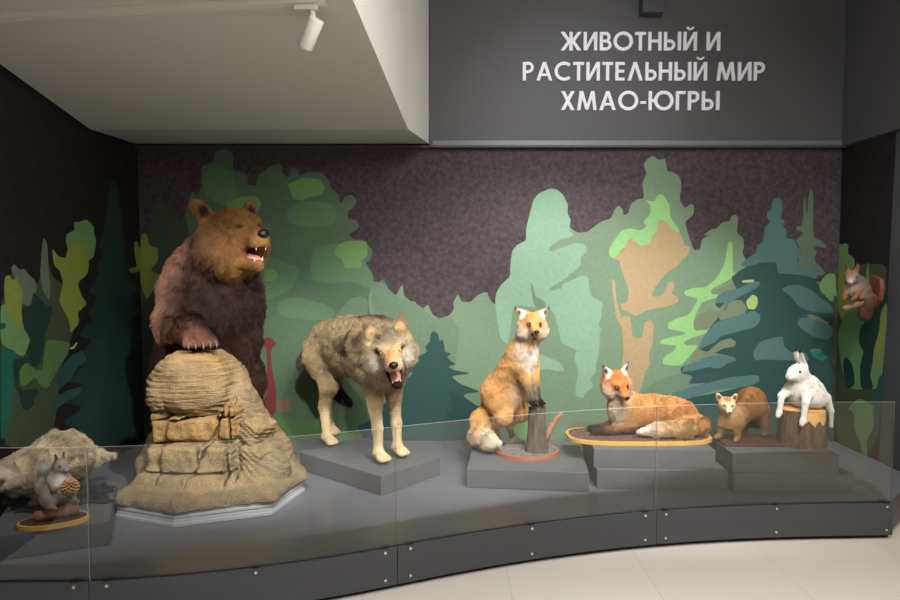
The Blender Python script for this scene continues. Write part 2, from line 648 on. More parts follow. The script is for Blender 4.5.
YM = YB - 0.0005
pb = lambda x, y: on_y(x, y, YM)
c3 = lambda s: frm(130, 140, 2.727, s)
c4 = lambda s: frm(250, 250, 2.857, s)
c5 = lambda s: frm(240, 150, 2.0, s)
d5 = lambda s: frm(480, 150, 3.0, s)
d6 = lambda s: frm(560, 240, 3.335, s)
d7 = lambda s: frm(660, 180, 4.285, s)
d8 = lambda s: frm(660, 280, 4.285, s)
back = [
    # left tree mass
    ('moss', [(128, 445), (138, 300), (146, 262), (150, 240), (154, 204), (160, 202), (166, 210), (172, 214), (180, 222), (186, 214), (190, 196)] +
     c3('170,140 185,155 195,120 195,70 228,60 232,30 262,22 282,40 280,82 300,86 322,95 320,122 345,126 350,95 380,72 412,64 418,95 434,102 440,76 458,78 460,100 490,86 520,88 540,105 548,130 570,150 573,175 585,155 605,148 620,165 610,185 594,195 594,215 617,218 627,235 615,247 598,255 605,270 640,273 652,290 662,300 655,330 634,335 634,350 665,370 662,400 690,378 705,400') + [(388, 330), (380, 445)]),
    ('olv2', [(120, 446), (130, 300), (144, 262), (149, 240), (153, 203), (160, 201), (166, 209), (172, 213), (180, 221), (186, 214), (190, 240), (184, 270), (192, 300), (187, 446)]),
    ('teal', [(158, 228), (164, 226), (166, 250), (162, 264), (157, 250)]),
    ('yolive', [(141, 235), (146, 232), (150, 246), (158, 248), (158, 262), (150, 270), (166, 278), (152, 292), (147, 300), (140, 282)]),
    ('moss2', c3('428,190 470,165 540,170 565,190 560,225 520,238 470,235 430,225')),
    ('lime', c3('430,120 450,112 478,102 520,108 532,128 522,150 480,158 470,166 445,160 440,145')),
    ('moss2', c3('200,90 225,75 275,80 285,120 300,150 262,180 225,165 200,140')),
    ('lime', c3('262,170 300,155 345,152 360,175 340,210 300,215 270,195')),
    ('moss2', c3('356,228 382,226 386,240 370,250 352,246')),
    ('moss2', c3('505,292 560,282 600,290 640,330 665,372 655,408 610,385 545,392 498,384 490,345')),
    ('lime', c3('557,300 575,280 605,274 646,276 649,315 630,328 632,348 585,350 578,322 558,316')),
    ('moss2', c3('362,318 400,322 432,338 460,345 455,380 430,415 390,430 362,440')),
    ('lime', c3('366,350 396,352 404,370 392,385 366,384')),
    ('moss2', c3('398,455 418,435 455,428 525,445 562,468 545,492 470,490 410,480')),
    ('sage2', c3('600,432 635,425 650,440 640,600 520,620 560,480')),
    # sage wood, all along the lower middle and right
    ('sage', [(366, 445), (372, 330), (368, 300), (372, 283)] + c5('265,262 290,268 300,290 312,292 325,266 328,292 340,302 352,304 356,320 366,318 376,308 384,328 400,338 420,330 428,318 426,305 436,288 444,304 462,304 474,290 494,283 500,300 510,310') +
     [(505, 290), (530, 230), (560, 220), (576, 232)] + d5('300,248 322,246 345,228 368,212 392,206 404,178 415,166 428,178 430,196 445,190 452,162 472,148 492,146 486,100 500,72 490,42 505,24 520,18 535,30 556,26 560,64 580,66 600,82 604,105 598,150 614,176 632,160 642,168 640,195 614,215 620,240 640,300 660,300 664,270 690,252') +
     d7('185,240 215,212 240,210 265,182 298,176 304,156 320,148 334,158 332,190 328,228 356,250 360,282 352,312 366,340 372,375 600,560') + [(800, 445)]),
    ('sage2', c5('262,262 290,270 312,292 352,306 392,338 420,332 440,360 430,440 380,470 330,470 300,400 268,330')),
    # pale rock-like tree
    ('mint', d5('45,460 48,430 62,405 90,380 92,330 98,300 112,284 138,272 138,235 152,180 160,150 176,130 210,116 230,118 250,135 264,165 262,190 272,210 268,238 282,258 240,268 206,295 210,306 250,290 290,278 318,285 320,305 300,325 305,345 250,390 208,415 210,425 260,408 300,375 325,380 330,430 345,450 366,455 368,480 345,500 362,560 352,640 300,640 290,600 245,580 240,560 220,480 150,470 112,465 100,470 96,500 88,560 70,558 62,520 66,495 50,495')),
    ('sage2', d5('150,398 160,408 166,440 190,450 200,470 175,480 160,460')),
    ('mint', [(495, 303), (505, 296), (512, 320), (508, 345), (500, 338), (497, 320)]),
    ('mint', d6('70,120 92,118 92,190 132,200 140,255 128,280 138,300 125,330 130,370 118,420 122,440 100,460 112,490 82,510 78,528 50,520 55,470 62,440 46,395 52,372 80,375 70,300 30,270 0,262 0,150')),
    ('mint', [(505, 372), (530, 350), (560, 362), (565, 372), (540, 368), (520, 380)]),
    # spring green, tan foliage and trunk
    ('spring', d5('386,300 400,275 425,240 450,235 480,242 500,230 490,215 512,190 510,165 495,150 522,156 535,132 550,135 568,165 570,200 604,250 560,300 500,300 430,290 405,328 388,318')),
    ('tan', d5('398,328 432,300 440,276 452,262 480,288 512,280 512,262 532,240 530,215 550,208 575,235 604,256 612,285 630,290 626,312 604,330 590,350 555,370 520,420 515,440 548,438 566,395 580,392 582,415 572,430 592,440 596,456 560,470 500,480 466,500 448,488 424,478 422,462 442,455 446,420 425,365 416,330')),
    ('tan', d6('170,132 182,132 186,180 195,230 206,260 216,252 234,256 242,322 258,330 274,322 280,275 300,266 312,280 310,340 296,382 302,410 285,440 262,520 210,520 204,440 212,360 205,290 186,258 180,215')),
    ('sage2', [(636, 395), (660, 378), (690, 372), (720, 376), (700, 400), (650, 410)]),
    ('spring', d6('556,30 562,6 574,6 576,60 574,106 592,112 560,135 510,160 500,172 528,180 520,192 470,208 446,262 448,300 490,300 490,310 430,330 410,342 420,352 460,350 440,378 420,400 400,420 340,415 345,390 380,370 388,352 332,346 334,335 380,320 410,318 420,308 358,296 360,275 392,260 430,250 462,195 418,186 412,172 440,160 484,158 520,130 548,80')),
    ('olive', d6('446,265 480,238 520,236 545,240 560,215 580,210 600,215 580,250 520,270 490,298 450,302 444,285')),
    ('olive', d6('432,400 440,372 490,355 520,340 562,328 584,336 580,352 540,362 520,380 470,390 440,420')),
    ('olive', d6('500,172 530,160 560,150 600,140 620,150 600,165 545,180 510,182')),
    # big teal fir
    ('bare', d7('614,80 622,80 624,140 630,142 636,60 646,34 656,60 654,245 690,262 716,286 700,292 668,280 660,292 672,310 660,330 664,352 690,375 708,400 690,410 660,400 640,430 700,440 720,490 600,470 590,320 598,290 580,260 608,234 610,222 580,212 582,200 606,196 612,150'), 1),
    ('leaf', d7('676,462 690,430 710,405 750,398 756,520 730,520 700,490')),
    ('pine', d8('430,0 600,-60 680,20 690,60 720,90 755,120 740,165 700,165 740,210 740,318 720,330 745,400 735,470 745,560 745,700 380,700 120,640 30,560 90,510 260,480 420,440 330,430 120,445 140,410 90,400 86,375 120,360 330,330 160,300 180,250 270,130 232,105 250,70 430,30'), 1),
    ('teal', d7('345,362 370,338 412,310 416,275 440,270 448,200 470,180 456,160 458,135 476,128 478,95 490,78 512,78 524,100 520,140 514,168 532,172 526,200 542,212 538,250 575,254 600,290 578,300 612,312 612,330 584,335 600,375 660,372 680,400 668,425 630,412 600,420 640,470 700,500 740,540 760,560 420,640 300,420 330,395 372,370 350,368'), 1),
    ('teal2', d7('345,362 370,338 412,310 416,275 440,270 448,200 470,180 456,160 458,135 476,128 478,95 490,78 512,78 524,100 520,140 514,168 532,172 526,200 542,212 538,250 575,254 580,280 612,312 612,330 584,335 600,375 660,372 680,400 668,425 630,412 590,405 500,400 498,352 430,355 372,370 350,368'), 1),
    ('pine', d7('315,425 330,395 430,352 498,352 502,402 570,405 590,440 600,640 420,640 400,470 330,440'), 1),
    ('lemon', d7('350,430 400,426 404,438 352,440'), 1),
    ('lemon', d7('366,520 395,490 415,500 418,530 405,555 375,552')),
    ('olive', d7('255,545 290,515 350,515 372,550 360,575 300,600 250,600')),
    ('teal2', d7('232,530 245,500 270,478 330,468 380,440 428,434 425,455 380,480 330,505 290,530 285,562 272,560 280,525')),
    ('teal2', d8('160,298 185,240 240,180 300,160 340,150 400,130 430,150 425,180 400,205 350,215 300,230 262,238 240,262 225,270 180,290')),
    ('olive', d8('130,345 150,320 200,310 235,280 255,262 300,248 325,265 318,285 270,292 240,310 200,318')),
    ('teal2', d8('90,395 100,370 150,350 190,330 250,318 322,330 326,345 290,355 262,375 240,380 210,372 160,385')),
    ('teal2', d8('30,500 80,475 140,455 200,440 300,415 420,405 425,435 380,455 300,462 240,470 170,490 90,520 40,520')),
    ('teal', d8('120,445 140,415 190,400 250,395 262,420 190,440')),
    ('teal2', d8('398,330 400,300 430,262 470,250 525,240 530,285 560,310 620,310 640,345 560,345 440,340 410,345')),
    ('teal2', d8('517,40 545,25 590,18 650,45 690,80 735,110 745,140 700,140 640,135 590,110 560,70')),
    ('teal2', d8('585,185 600,160 640,160 700,185 735,200 738,230 720,255 690,252 650,240 600,205')),
    ('olive', d8('625,150 650,145 720,180 720,192 640,165')),
    ('olive', d8('636,300 660,292 690,300 700,330 660,330')),
    ('jade', d8('640,312 670,292 690,308 718,330 690,348 660,335')),
    ('olv2', d8('742,60 765,80 775,300 800,420 830,640 735,640 748,420 735,200')),
    ('teal', d8('700,360 735,372 742,420 715,430 690,395')),
    # small dark fir beside the wolf
    ('pine', c4('525,230 538,240 542,262 550,252 556,275 556,290 576,296 562,304 575,318 590,325 566,332 580,342 632,352 590,356 576,362 600,382 660,404 620,408 608,416 640,440 668,452 640,462 650,545 330,545 305,502 340,490 372,474 370,440 420,430 440,400 430,380 470,350 440,345 480,322 470,310 508,290 500,275 514,262 516,240'), 1),
    # painted axe, stump and grass at the foot
    ('red', c4('30,258 55,246 78,266 60,284 64,340 76,400 74,466 60,474 38,470 36,455 50,400 50,300 46,276'), 1),
    ('brick', c4('76,428 112,426 122,442 116,460 76,462')),
    ('fern', c4('70,480 100,470 120,490 150,472 170,490 195,478 215,500 300,505 330,545 60,545')),
    ('lime', [(509, 427), (520, 420), (535, 421), (540, 428), (533, 433), (526, 440), (516, 434)]),
    ('olive', [(575, 420), (600, 424), (590, 440), (560, 440)]),
]
bx0, bx1 = XL + 0.003, XR - 0.003
bp = [Vector((bx0, YM, DECK)), Vector((bx1, YM, DECK)), Vector((bx1, YM, ZT - 0.012)), Vector((bx0, YM, ZT - 0.012))]
mural('forest_mural', pb, Vector((0, -1, 0)), bp, 'bg', back, 'painted forest mural on the back wall behind the animals')

XM = XL + 0.0005
pl = lambda x, y: on_x(x, y, XM)
l1 = lambda s: frm(0, 180, 4.2875, s)
l2 = lambda s: frm(0, 300, 4.2875, s)
left = [
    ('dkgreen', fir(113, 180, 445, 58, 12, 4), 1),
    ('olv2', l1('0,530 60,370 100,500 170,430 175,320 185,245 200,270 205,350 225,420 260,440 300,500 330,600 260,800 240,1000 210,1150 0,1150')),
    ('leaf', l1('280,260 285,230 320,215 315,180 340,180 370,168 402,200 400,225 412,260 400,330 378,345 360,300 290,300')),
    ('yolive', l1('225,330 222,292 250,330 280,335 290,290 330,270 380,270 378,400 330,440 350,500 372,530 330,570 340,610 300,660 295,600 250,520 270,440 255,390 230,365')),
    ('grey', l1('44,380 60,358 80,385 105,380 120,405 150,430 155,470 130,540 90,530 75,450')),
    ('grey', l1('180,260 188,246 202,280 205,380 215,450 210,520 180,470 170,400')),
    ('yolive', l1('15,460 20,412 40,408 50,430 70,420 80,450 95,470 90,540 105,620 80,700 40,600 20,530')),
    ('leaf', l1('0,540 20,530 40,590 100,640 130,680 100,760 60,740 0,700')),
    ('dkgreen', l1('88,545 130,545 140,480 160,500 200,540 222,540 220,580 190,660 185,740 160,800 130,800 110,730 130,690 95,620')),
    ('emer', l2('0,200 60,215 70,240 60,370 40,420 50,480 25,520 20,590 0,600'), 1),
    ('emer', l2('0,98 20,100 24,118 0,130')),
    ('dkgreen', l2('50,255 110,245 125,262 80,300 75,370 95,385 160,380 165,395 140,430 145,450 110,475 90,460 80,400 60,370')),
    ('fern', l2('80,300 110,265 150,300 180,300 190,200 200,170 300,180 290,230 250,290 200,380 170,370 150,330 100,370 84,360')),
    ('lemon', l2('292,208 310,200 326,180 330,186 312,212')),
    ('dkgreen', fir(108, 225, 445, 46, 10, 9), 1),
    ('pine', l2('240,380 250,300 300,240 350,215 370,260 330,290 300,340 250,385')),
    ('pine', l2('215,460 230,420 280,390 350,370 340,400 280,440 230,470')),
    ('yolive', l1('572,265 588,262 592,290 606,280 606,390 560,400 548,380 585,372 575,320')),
]
ly0 = on_x(-14, 300, XL).y
lp = [Vector((XM, ly0, DECK)), Vector((XM, ly0, pa.z - 0.0)), Vector((XM, pc.y, pc.z)), Vector((XM, YB - 0.004, ZT + 0.01)), Vector((XM, YB - 0.004, DECK))]
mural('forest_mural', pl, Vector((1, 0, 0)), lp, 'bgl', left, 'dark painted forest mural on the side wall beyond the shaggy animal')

XQ = XR - 0.0005
pr = lambda x, y: on_x(x, y, XQ)
r7 = lambda s: frm(790, 240, 4.2857, s)
r8 = lambda s: frm(820, 280, 3.75, s)
right = [
    ('olv2', r8('52,80 130,-60 250,-60 250,30 222,640 60,640')),
    ('leaf', r7('195,160 190,110 205,80 200,45 215,15 225,20 240,12 252,25 250,60 275,75 280,110 262,140 275,250 325,240 328,130 338,90 342,170 350,260 400,215 418,225 410,270 420,300 405,500 390,640 240,640 215,500 205,400 225,350 205,300 200,220')),
    ('yolive', r7('215,130 240,110 262,140 250,300 220,350 210,280')),
    ('yolive', r7('395,300 418,262 404,420 385,560 365,520 370,430 390,360')),
    ('dkgreen', r7('300,380 345,320 380,260 415,215 416,260 390,310 385,390 360,470 355,530 345,580 360,640 305,640 300,540 318,480 296,440')),
    ('dkgreen', r7('228,520 240,500 262,520 275,560 280,620 250,640 232,600')),
    ('leaf', r8('104,480 130,500 130,560 150,600 165,690 180,690 175,600 200,560 210,480 150,440'), 1),
    ('teal', r8('222,360 240,355 232,480 212,580 200,500 205,420 216,400')),
]
ry0 = on_x(894.5, 190, XQ)
ry1 = on_x(879, 450, XQ)
rp = [Vector((XQ, YB - 0.004, DECK)), Vector((XQ, YB - 0.004, ZT - 0.012)), Vector((XQ, ry0.y, ZT - 0.012)), Vector((XQ, ry1.y, DECK))]
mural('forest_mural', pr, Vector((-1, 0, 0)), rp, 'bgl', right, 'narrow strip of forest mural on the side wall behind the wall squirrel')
# ------------------------------------------------------------------ bodies: smooth unions of limbs, meshed as one surface, with fur strands
def T3(loc=(0, 0, 0), rot=(0, 0, 0), sc=(1, 1, 1)):
    return np.array(Matrix.LocRotScale(Vector(loc), Euler([R(a) for a in rot]), Vector(sc)), dtype=np.float64)


class Body:
    """limbs in a local frame: +x forward, +y the animal's left, +z up"""

    def __init__(self):
        self.pr = []          # primitives
        self.fr = np.eye(4)   # current frame
        self.paint = []
        self.bald = []
        self.shade = None

    def frame(self, loc=(0, 0, 0), rot=(0, 0, 0), sc=1.0):
        self.fr = T3(loc, rot, (sc, sc, sc))
        return self

    def body(self):
        self.fr = np.eye(4)
        return self

    def pt(self, p):
        return (self.fr @ np.array([*p, 1.0]))[:3]

    def C(self, a, b, ra, rb, col, fur=0.03, k=0.04, flat=None, sub=False, flow=None):
        """tapered limb from a to b; flat=(normal, factor) squeezes it along a direction"""
        s = np.linalg.norm(self.fr[:3, 0])
        A, B = self.pt(a), self.pt(b)
        fl = None
        if flat is not None:
            n = self.fr[:3, :3] @ np.array(flat[0], float)
            fl = (n / np.linalg.norm(n), flat[1])
        f = (B - A) if flow is None else self.fr[:3, :3] @ np.array(flow, float)
        self.pr.append(dict(t='C', a=A, b=B, ra=ra * s, rb=rb * s, col=np.array(lin(col)), fur=fur, k=k * s, flat=fl, sub=sub, flow=f / (np.linalg.norm(f) + 1e-9)))
        return self

    def E(self, c, r, col, rot=(0, 0, 0), fur=0.03, k=0.04, sub=False, flow=(-1, 0, -0.4)):
        Mx = self.fr @ T3(c, rot)
        f = self.fr[:3, :3] @ np.array(flow, float)
        s = np.linalg.norm(self.fr[:3, 0])
        self.pr.append(dict(t='E', m=np.linalg.inv(Mx), c=Mx[:3, 3], r=np.array(r, float), s=s, col=np.array(lin(col)), fur=fur, k=k * s, sub=sub, flow=f / (np.linalg.norm(f) + 1e-9)))
        return self

    def X(self, c, r, col, rot=(0, 0, 0), rnd=0.02, k=0.02, sub=False):
        """rounded block of half sizes r"""
        Mx = self.fr @ T3(c, rot)
        self.pr.append(dict(t='X', m=np.linalg.inv(Mx), c=Mx[:3, 3], r=np.array(r, float), s=1.0, rnd=rnd, col=np.array(lin(col)), fur=0, k=k, sub=sub, flow=np.array([0, 0, -1.0])))
        return self

    def P(self, c, r, col, soft=0.5, world=False, amt=1.0, fur=None):
        """marking: colour inside a ball"""
        s = np.linalg.norm(self.fr[:3, 0])
        rr = np.array(r if hasattr(r, '__len__') else (r, r, r), float)
        self.paint.append((np.linalg.inv(self.fr @ T3(c)), rr, np.array(lin(col)), soft, amt, fur))
        return self

    def B(self, c, r):
        self.bald.append((self.pt(c), r * np.linalg.norm(self.fr[:3, 0])))
        return self

    @staticmethod
    def dist(p, X):
        if p['t'] == 'C':
            a, ba = p['a'], p['b'] - p['a']
            pa = X - a
            t = np.clip(pa @ ba / (ba @ ba + 1e-12), 0, 1)
            v = pa - t[..., None] * ba
            if p['flat']:
                n, f = p['flat']
                dn = v @ n
                v = v + (dn * (1.0 / f - 1.0))[..., None] * n
                return (np.linalg.norm(v, axis=-1) - (p['ra'] + (p['rb'] - p['ra']) * t)) * f
            return np.linalg.norm(v, axis=-1) - (p['ra'] + (p['rb'] - p['ra']) * t)
        q = X @ p['m'][:3, :3].T + p['m'][:3, 3]
        if p['t'] == 'X':
            q = np.abs(q) - (p['r'] - p['rnd'])
            return np.linalg.norm(np.maximum(q, 0), axis=-1) + np.minimum(q.max(-1), 0) - p['rnd']
        q0 = np.linalg.norm(q / p['r'], axis=-1)
        q1 = np.linalg.norm(q / (p['r'] ** 2), axis=-1) + 1e-9
        return q0 * (q0 - 1.0) / q1 * p['s']

    def bounds(self, p, m):
        if p['t'] == 'C':
            r = max(p['ra'], p['rb'])
            lo, hi = np.minimum(p['a'], p['b']) - r, np.maximum(p['a'], p['b']) + r
        else:
            r = (np.linalg.norm(p['r']) if p['t'] == 'X' else p['r'].max()) * p['s']
            lo, hi = p['c'] - r, p['c'] + r
        return lo - m, hi + m

    def field(self, X):
        f = np.full(X.shape[:-1], 1.0)
        for p in self.pr:
            f = self.join(f, self.dist(p, X), p)
        return f

    @staticmethod
    def join(f, d, p):
        k = max(p['k'], 1e-4)
        if p['sub']:
            h = np.maximum(k - np.abs(f + d), 0) / k
            return np.maximum(f, -d) + h * h * k * 0.25
        h = np.maximum(k - np.abs(f - d), 0) / k
        return np.minimum(f, d) - h * h * k * 0.25

    def mesh(self, h):
        los, his = zip(*[self.bounds(p, 3 * h) for p in self.pr if not p['sub']])
        lo, hi = np.min(los, 0), np.max(his, 0)
        n = np.ceil((hi - lo) / h).astype(int) + 1
        ax = [lo[i] + h * np.arange(n[i]) for i in range(3)]
        f = np.full(n, 1.0)
        for p in self.pr:
            a, b = self.bounds(p, 0.06 + p['k'])
            i0 = np.clip(((a - lo) / h).astype(int), 0, n)
            i1 = np.clip(((b - lo) / h).astype(int) + 2, 0, n)
            sl = tuple(slice(i0[i], i1[i]) for i in range(3))
            X = np.stack(np.meshgrid(*[ax[i][sl[i]] for i in range(3)], indexing='ij'), -1)
            if X.size:
                f[sl] = self.join(f[sl], self.dist(p, X), p)
        # surface nets
        ins = f < 0
        c = np.zeros(n - 1, int)
        offs = [(i, j, k) for i in (0, 1) for j in (0, 1) for k in (0, 1)]
        for (i, j, k) in offs:
            c += ins[i:n[0] - 1 + i, j:n[1] - 1 + j, k:n[2] - 1 + k]
        act = np.argwhere((c > 0) & (c < 8))
        vid = np.full(n - 1, -1)
        vid[tuple(act.T)] = np.arange(len(act))
        acc = np.zeros((len(act), 3))
        cnt = np.zeros(len(act))
        for a in range(8):
            for b in range(a + 1, 8):
                d = np.array(offs[b]) - np.array(offs[a])
                if np.abs(d).sum() != 1:
                    continue
                fa = f[tuple((act + offs[a]).T)]
                fb = f[tuple((act + offs[b]).T)]
                m = (fa < 0) != (fb < 0)
                t = np.where(m, fa / np.where(m, fa - fb, 1), 0)
                acc += np.where(m[:, None], act + np.array(offs[a]) + t[:, None] * d, 0)
                cnt += m
        V = lo + (acc / cnt[:, None]) * h
        Q = []
        for a in range(3):
            b, cc = (a + 1) % 3, (a + 2) % 3
            s0 = [slice(None)] * 3
            s1 = [slice(None)] * 3
            s0[a] = slice(0, -1)
            s1[a] = slice(1, None)
            A, Bv = ins[tuple(s0)], ins[tuple(s1)]
            E = np.argwhere(A != Bv)
            E = E[(E[:, b] > 0) & (E[:, cc] > 0) & (E[:, b] < n[b] - 1) & (E[:, cc] < n[cc] - 1)]
            flip = A[tuple(E.T)]
            db, dc = np.zeros(3, int), np.zeros(3, int)
            db[b], dc[cc] = 1, 1
            q = np.stack([vid[tuple((E - db - dc).T)], vid[tuple((E - dc).T)], vid[tuple(E.T)], vid[tuple((E - db).T)]], 1)
            q[~flip] = q[~flip][:, ::-1]
            Q.append(q)
        Q = np.concatenate(Q)
        Q = Q[(Q >= 0).all(1)]
        # keep only the largest connected surface
        lab = np.arange(len(V))
        for _ in range(400):
            mn = lab[Q].min(1)
            old = lab.copy()
            for i in range(4):
                np.minimum.at(lab, Q[:, i], mn)
            lab = lab[lab]
            if (lab == old).all():
                break
        big = np.bincount(lab).argmax()
        keep = lab == big
        Q = Q[keep[Q].all(1)]
        idx = np.cumsum(keep) - 1
        return V[keep], idx[Q]

    def look(self, V):
        """colour, fur length and lie of the coat at points V"""
        W = np.zeros(len(V))
        col = np.zeros((len(V), 3))
        fur = np.zeros(len(V))
        flow = np.zeros((len(V), 3))
        for p in self.pr:
            if p['sub']:
                continue
            d = np.maximum(self.dist(p, V), 0)
            wt = np.exp(-d / (0.22 * max(p['k'], 0.006) + 0.004))
            W += wt
            col += wt[:, None] * p['col']
            fur += wt * p['fur']
            flow += wt[:, None] * p['flow']
        W += 1e-12
        col /= W[:, None]
        fur /= W
        for m, r, c, soft, amt, fl in self.paint:
            q = V @ m[:3, :3].T + m[:3, 3]
            d = np.linalg.norm(q / r, axis=1)
            t = np.clip((1 + soft * 0.5 - d) / max(soft, 1e-3), 0, 1) * amt
            col = col * (1 - t[:, None]) + c * t[:, None]
            if fl is not None:
                fur = fur * (1 - t) + fl * t
        if self.shade is not None:
            col = self.shade(V, col)
        flow /= np.linalg.norm(flow, axis=1)[:, None] + 1e-9
        return np.clip(col, 0, 1), fur, flow


def snoise(P, sc, seed=0):
    """cheap smooth pseudo noise in [-1, 1]"""
    rs = np.random.RandomState(seed)
    o = np.zeros(len(P))
    Pw = P + 0.35 / sc * 2 * np.sin(P[:, [1, 2, 0]] * sc * 0.8 + seed)          # warped, so that no stripes show
    for i in range(10):
        k = rs.normal(size=3)
        k = k / np.linalg.norm(k) * sc * (0.6 + 0.25 * i)
        o += np.sin(Pw @ k + rs.uniform(0, 6.28)) / (1 + 0.12 * i)
    return o / 3.0


M['skin'] = attr_mat('coat_skin', 0.85, 0.1)
M['fur'] = attr_mat('coat_fur', 0.62, 0.22)
M['eye'] = mat('dark_glass_eye', (16, 12, 9), 0.06, 0.8, coat=1.0)
M['eye_amber'] = mat('amber_glass_eye', (150, 98, 40), 0.08, 0.8, coat=1.0)
M['eye_yellow'] = mat('yellow_glass_eye', (196, 166, 84), 0.08, 0.8, coat=1.0)
M['nose'] = mat('black_nose', (20, 19, 20), 0.22, 0.6, bump=0.3, bscale=400)
M['tongue'] = mat('pink_tongue', (196, 128, 120), 0.35, 0.5)
M['mouthdark'] = mat('dark_lip', (30, 20, 18), 0.35, 0.5)
M['tooth'] = mat('ivory_tooth', (226, 212, 176), 0.3, 0.5)
M['claw'] = mat('horn_claw', (96, 84, 72), 0.35, 0.5)


def vn(V, Q):
    a, b = V[Q[:, 2]] - V[Q[:, 0]], V[Q[:, 3]] - V[Q[:, 1]]
    fn = np.cross(a, b)
    N = np.zeros_like(V)
    for i in range(4):
        np.add.at(N, Q[:, i], fn)
    return N / (np.linalg.norm(N, axis=1)[:, None] + 1e-12), np.linalg.norm(fn, axis=1) * 0.5


def make_animal(name, B, h, loc, rz, n_fur, label, cat, seed=1, thick=0.0011, lift=0.45, rnd=0.22, tipdark=0.0, tipcol=None, var=0.18, clump=0.5, ctrl=None, smooth=2):
    """body mesh (top-level) + child coat of strands"""
    rs = np.random.RandomState(seed)
    n_fur, thick, lift = int(n_fur * 1.8), thick * 0.68, lift * 0.62
    V, Q = B.mesh(h)
    for _ in range(smooth):                                      # light smoothing
        acc, cnt = np.zeros_like(V), np.zeros(len(V))
        for i in range(4):
            np.add.at(acc, Q[:, i], V[Q[:, (i + 1) % 4]])
            np.add.at(acc, Q[:, (i + 1) % 4], V[Q[:, i]])
            np.add.at(cnt, Q[:, i], 1)
            np.add.at(cnt, Q[:, (i + 1) % 4], 1)
        V = V * 0.5 + acc / cnt[:, None] * 0.5
    col, fur, flow = B.look(V)
    N, A = vn(V, Q)
    me = bpy.data.meshes.new(name)
    me.vertices.add(len(V))
    me.vertices.foreach_set('co', V.astype(np.float32).ravel())
    me.loops.add(Q.size)
    me.loops.foreach_set('vertex_index', Q.ravel().astype(np.int32))
    me.polygons.add(len(Q))
    me.polygons.foreach_set('loop_start', np.arange(0, Q.size, 4, dtype=np.int32))
    me.update(calc_edges=True)
    me.polygons.foreach_set('use_smooth', [True] * len(Q))
    at = me.attributes.new('col', 'FLOAT_COLOR', 'POINT')
    at.data.foreach_set('color', np.concatenate([col, np.ones((len(V), 1))], 1).astype(np.float32).ravel())
    me.materials.append(M['skin'])
    o = bpy.data.objects.new(name, me)
    COL.objects.link(o)
    o.location = loc
    o.rotation_euler = (0, 0, rz)
    tag(o, label, cat)
    if n_fur:
        pick = rs.choice(len(Q), n_fur, p=A / A.sum())
        u, v = rs.rand(n_fur, 1), rs.rand(n_fur, 1)
        q = Q[pick]

        def bl(D):
            return (D[q[:, 0]] * (1 - u) + D[q[:, 1]] * u) * (1 - v) + (D[q[:, 3]] * (1 - u) + D[q[:, 2]] * u) * v
        P0, N0, F0 = bl(V), bl(N), bl(flow)
        C0, L0 = bl(col), bl(fur[:, None])[:, 0] * 0.62
        N0 /= np.linalg.norm(N0, axis=1)[:, None] + 1e-9
        F0 = F0 - N0 * (F0 * N0).sum(1)[:, None]
        F0 /= np.linalg.norm(F0, axis=1)[:, None] + 1e-9
        ok = L0 > 0.0015
        for c, r in B.bald:
            ok &= np.linalg.norm(P0 - c, axis=1) > r
        P0, N0, F0, C0, L0 = P0[ok], N0[ok], F0[ok], C0[ok], L0[ok]
        n = len(P0)
        L = L0 * (0.65 + 0.5 * rs.rand(n))
        sc = 2.2 / max(0.02, np.median(L0))
        jit = np.stack([snoise(P0, sc, seed + i) for i in range(3)], 1) * clump + rs.normal(size=(n, 3)) * rnd * 0.5
        D = F0 + N0 * lift + jit
        D /= np.linalg.norm(D, axis=1)[:, None]
        dn = (D * N0).sum(1)
        D += N0 * np.maximum(0.10 - dn, 0)[:, None]
        D2 = D + F0 * 0.25 + np.array([0, 0, -0.22])
        D2 /= np.linalg.norm(D2, axis=1)[:, None]
        K = 4
        pts = np.zeros((n, K, 3), np.float32)
        pts[:, 0] = P0 - N0 * 0.001
        pts[:, 1] = P0 + D * (L / 3)[:, None]
        pts[:, 2] = pts[:, 1] + (D * 0.6 + D2 * 0.4) * (L / 3)[:, None]
        pts[:, 3] = pts[:, 2] + D2 * (L / 3)[:, None]
        hc = bpy.data.hair_curves.new(name + '_fur')
        hc.add_curves([K] * n)
        hc.attributes['position'].data.foreach_set('vector', pts.ravel())
        ra = hc.attributes.get('radius') or hc.attributes.new('radius', 'FLOAT', 'POINT')
        rad = np.tile(np.array([1.0, 0.85, 0.6, 0.12], np.float32) * thick, (n, 1)) * (0.8 + 0.4 * rs.rand(n, 1))
        ra.data.foreach_set('value', rad.astype(np.float32).ravel())
        cc = C0 * (1 + var * rs.normal(size=(n, 1))) * (1 + 0.3 * var * snoise(P0, sc * 0.5, seed + 9)[:, None])
        cc = np.clip(cc, 0.002, 1)
        cp = np.repeat(cc[:, None, :], K, 1)
        if tipcol is not None:
            tcol = np.array(lin(tipcol))
            tm = (rs.rand(n) < tipdark)[:, None]
            cp[:, 3] = np.where(tm, tcol, cp[:, 3])
            cp[:, 2] = np.where(tm, cp[:, 2] * 0.5 + tcol * 0.5, cp[:, 2])
        ca = hc.attributes.new('col', 'FLOAT_COLOR', 'POINT')
        ca.data.foreach_set('color', np.concatenate([cp, np.ones((n, K, 1))], 2).astype(np.float32).ravel())
        hc.materials.append(M['fur'])
        fo = bpy.data.objects.new('fur', hc)
        COL.objects.link(fo)
        fo.parent = o
    return o


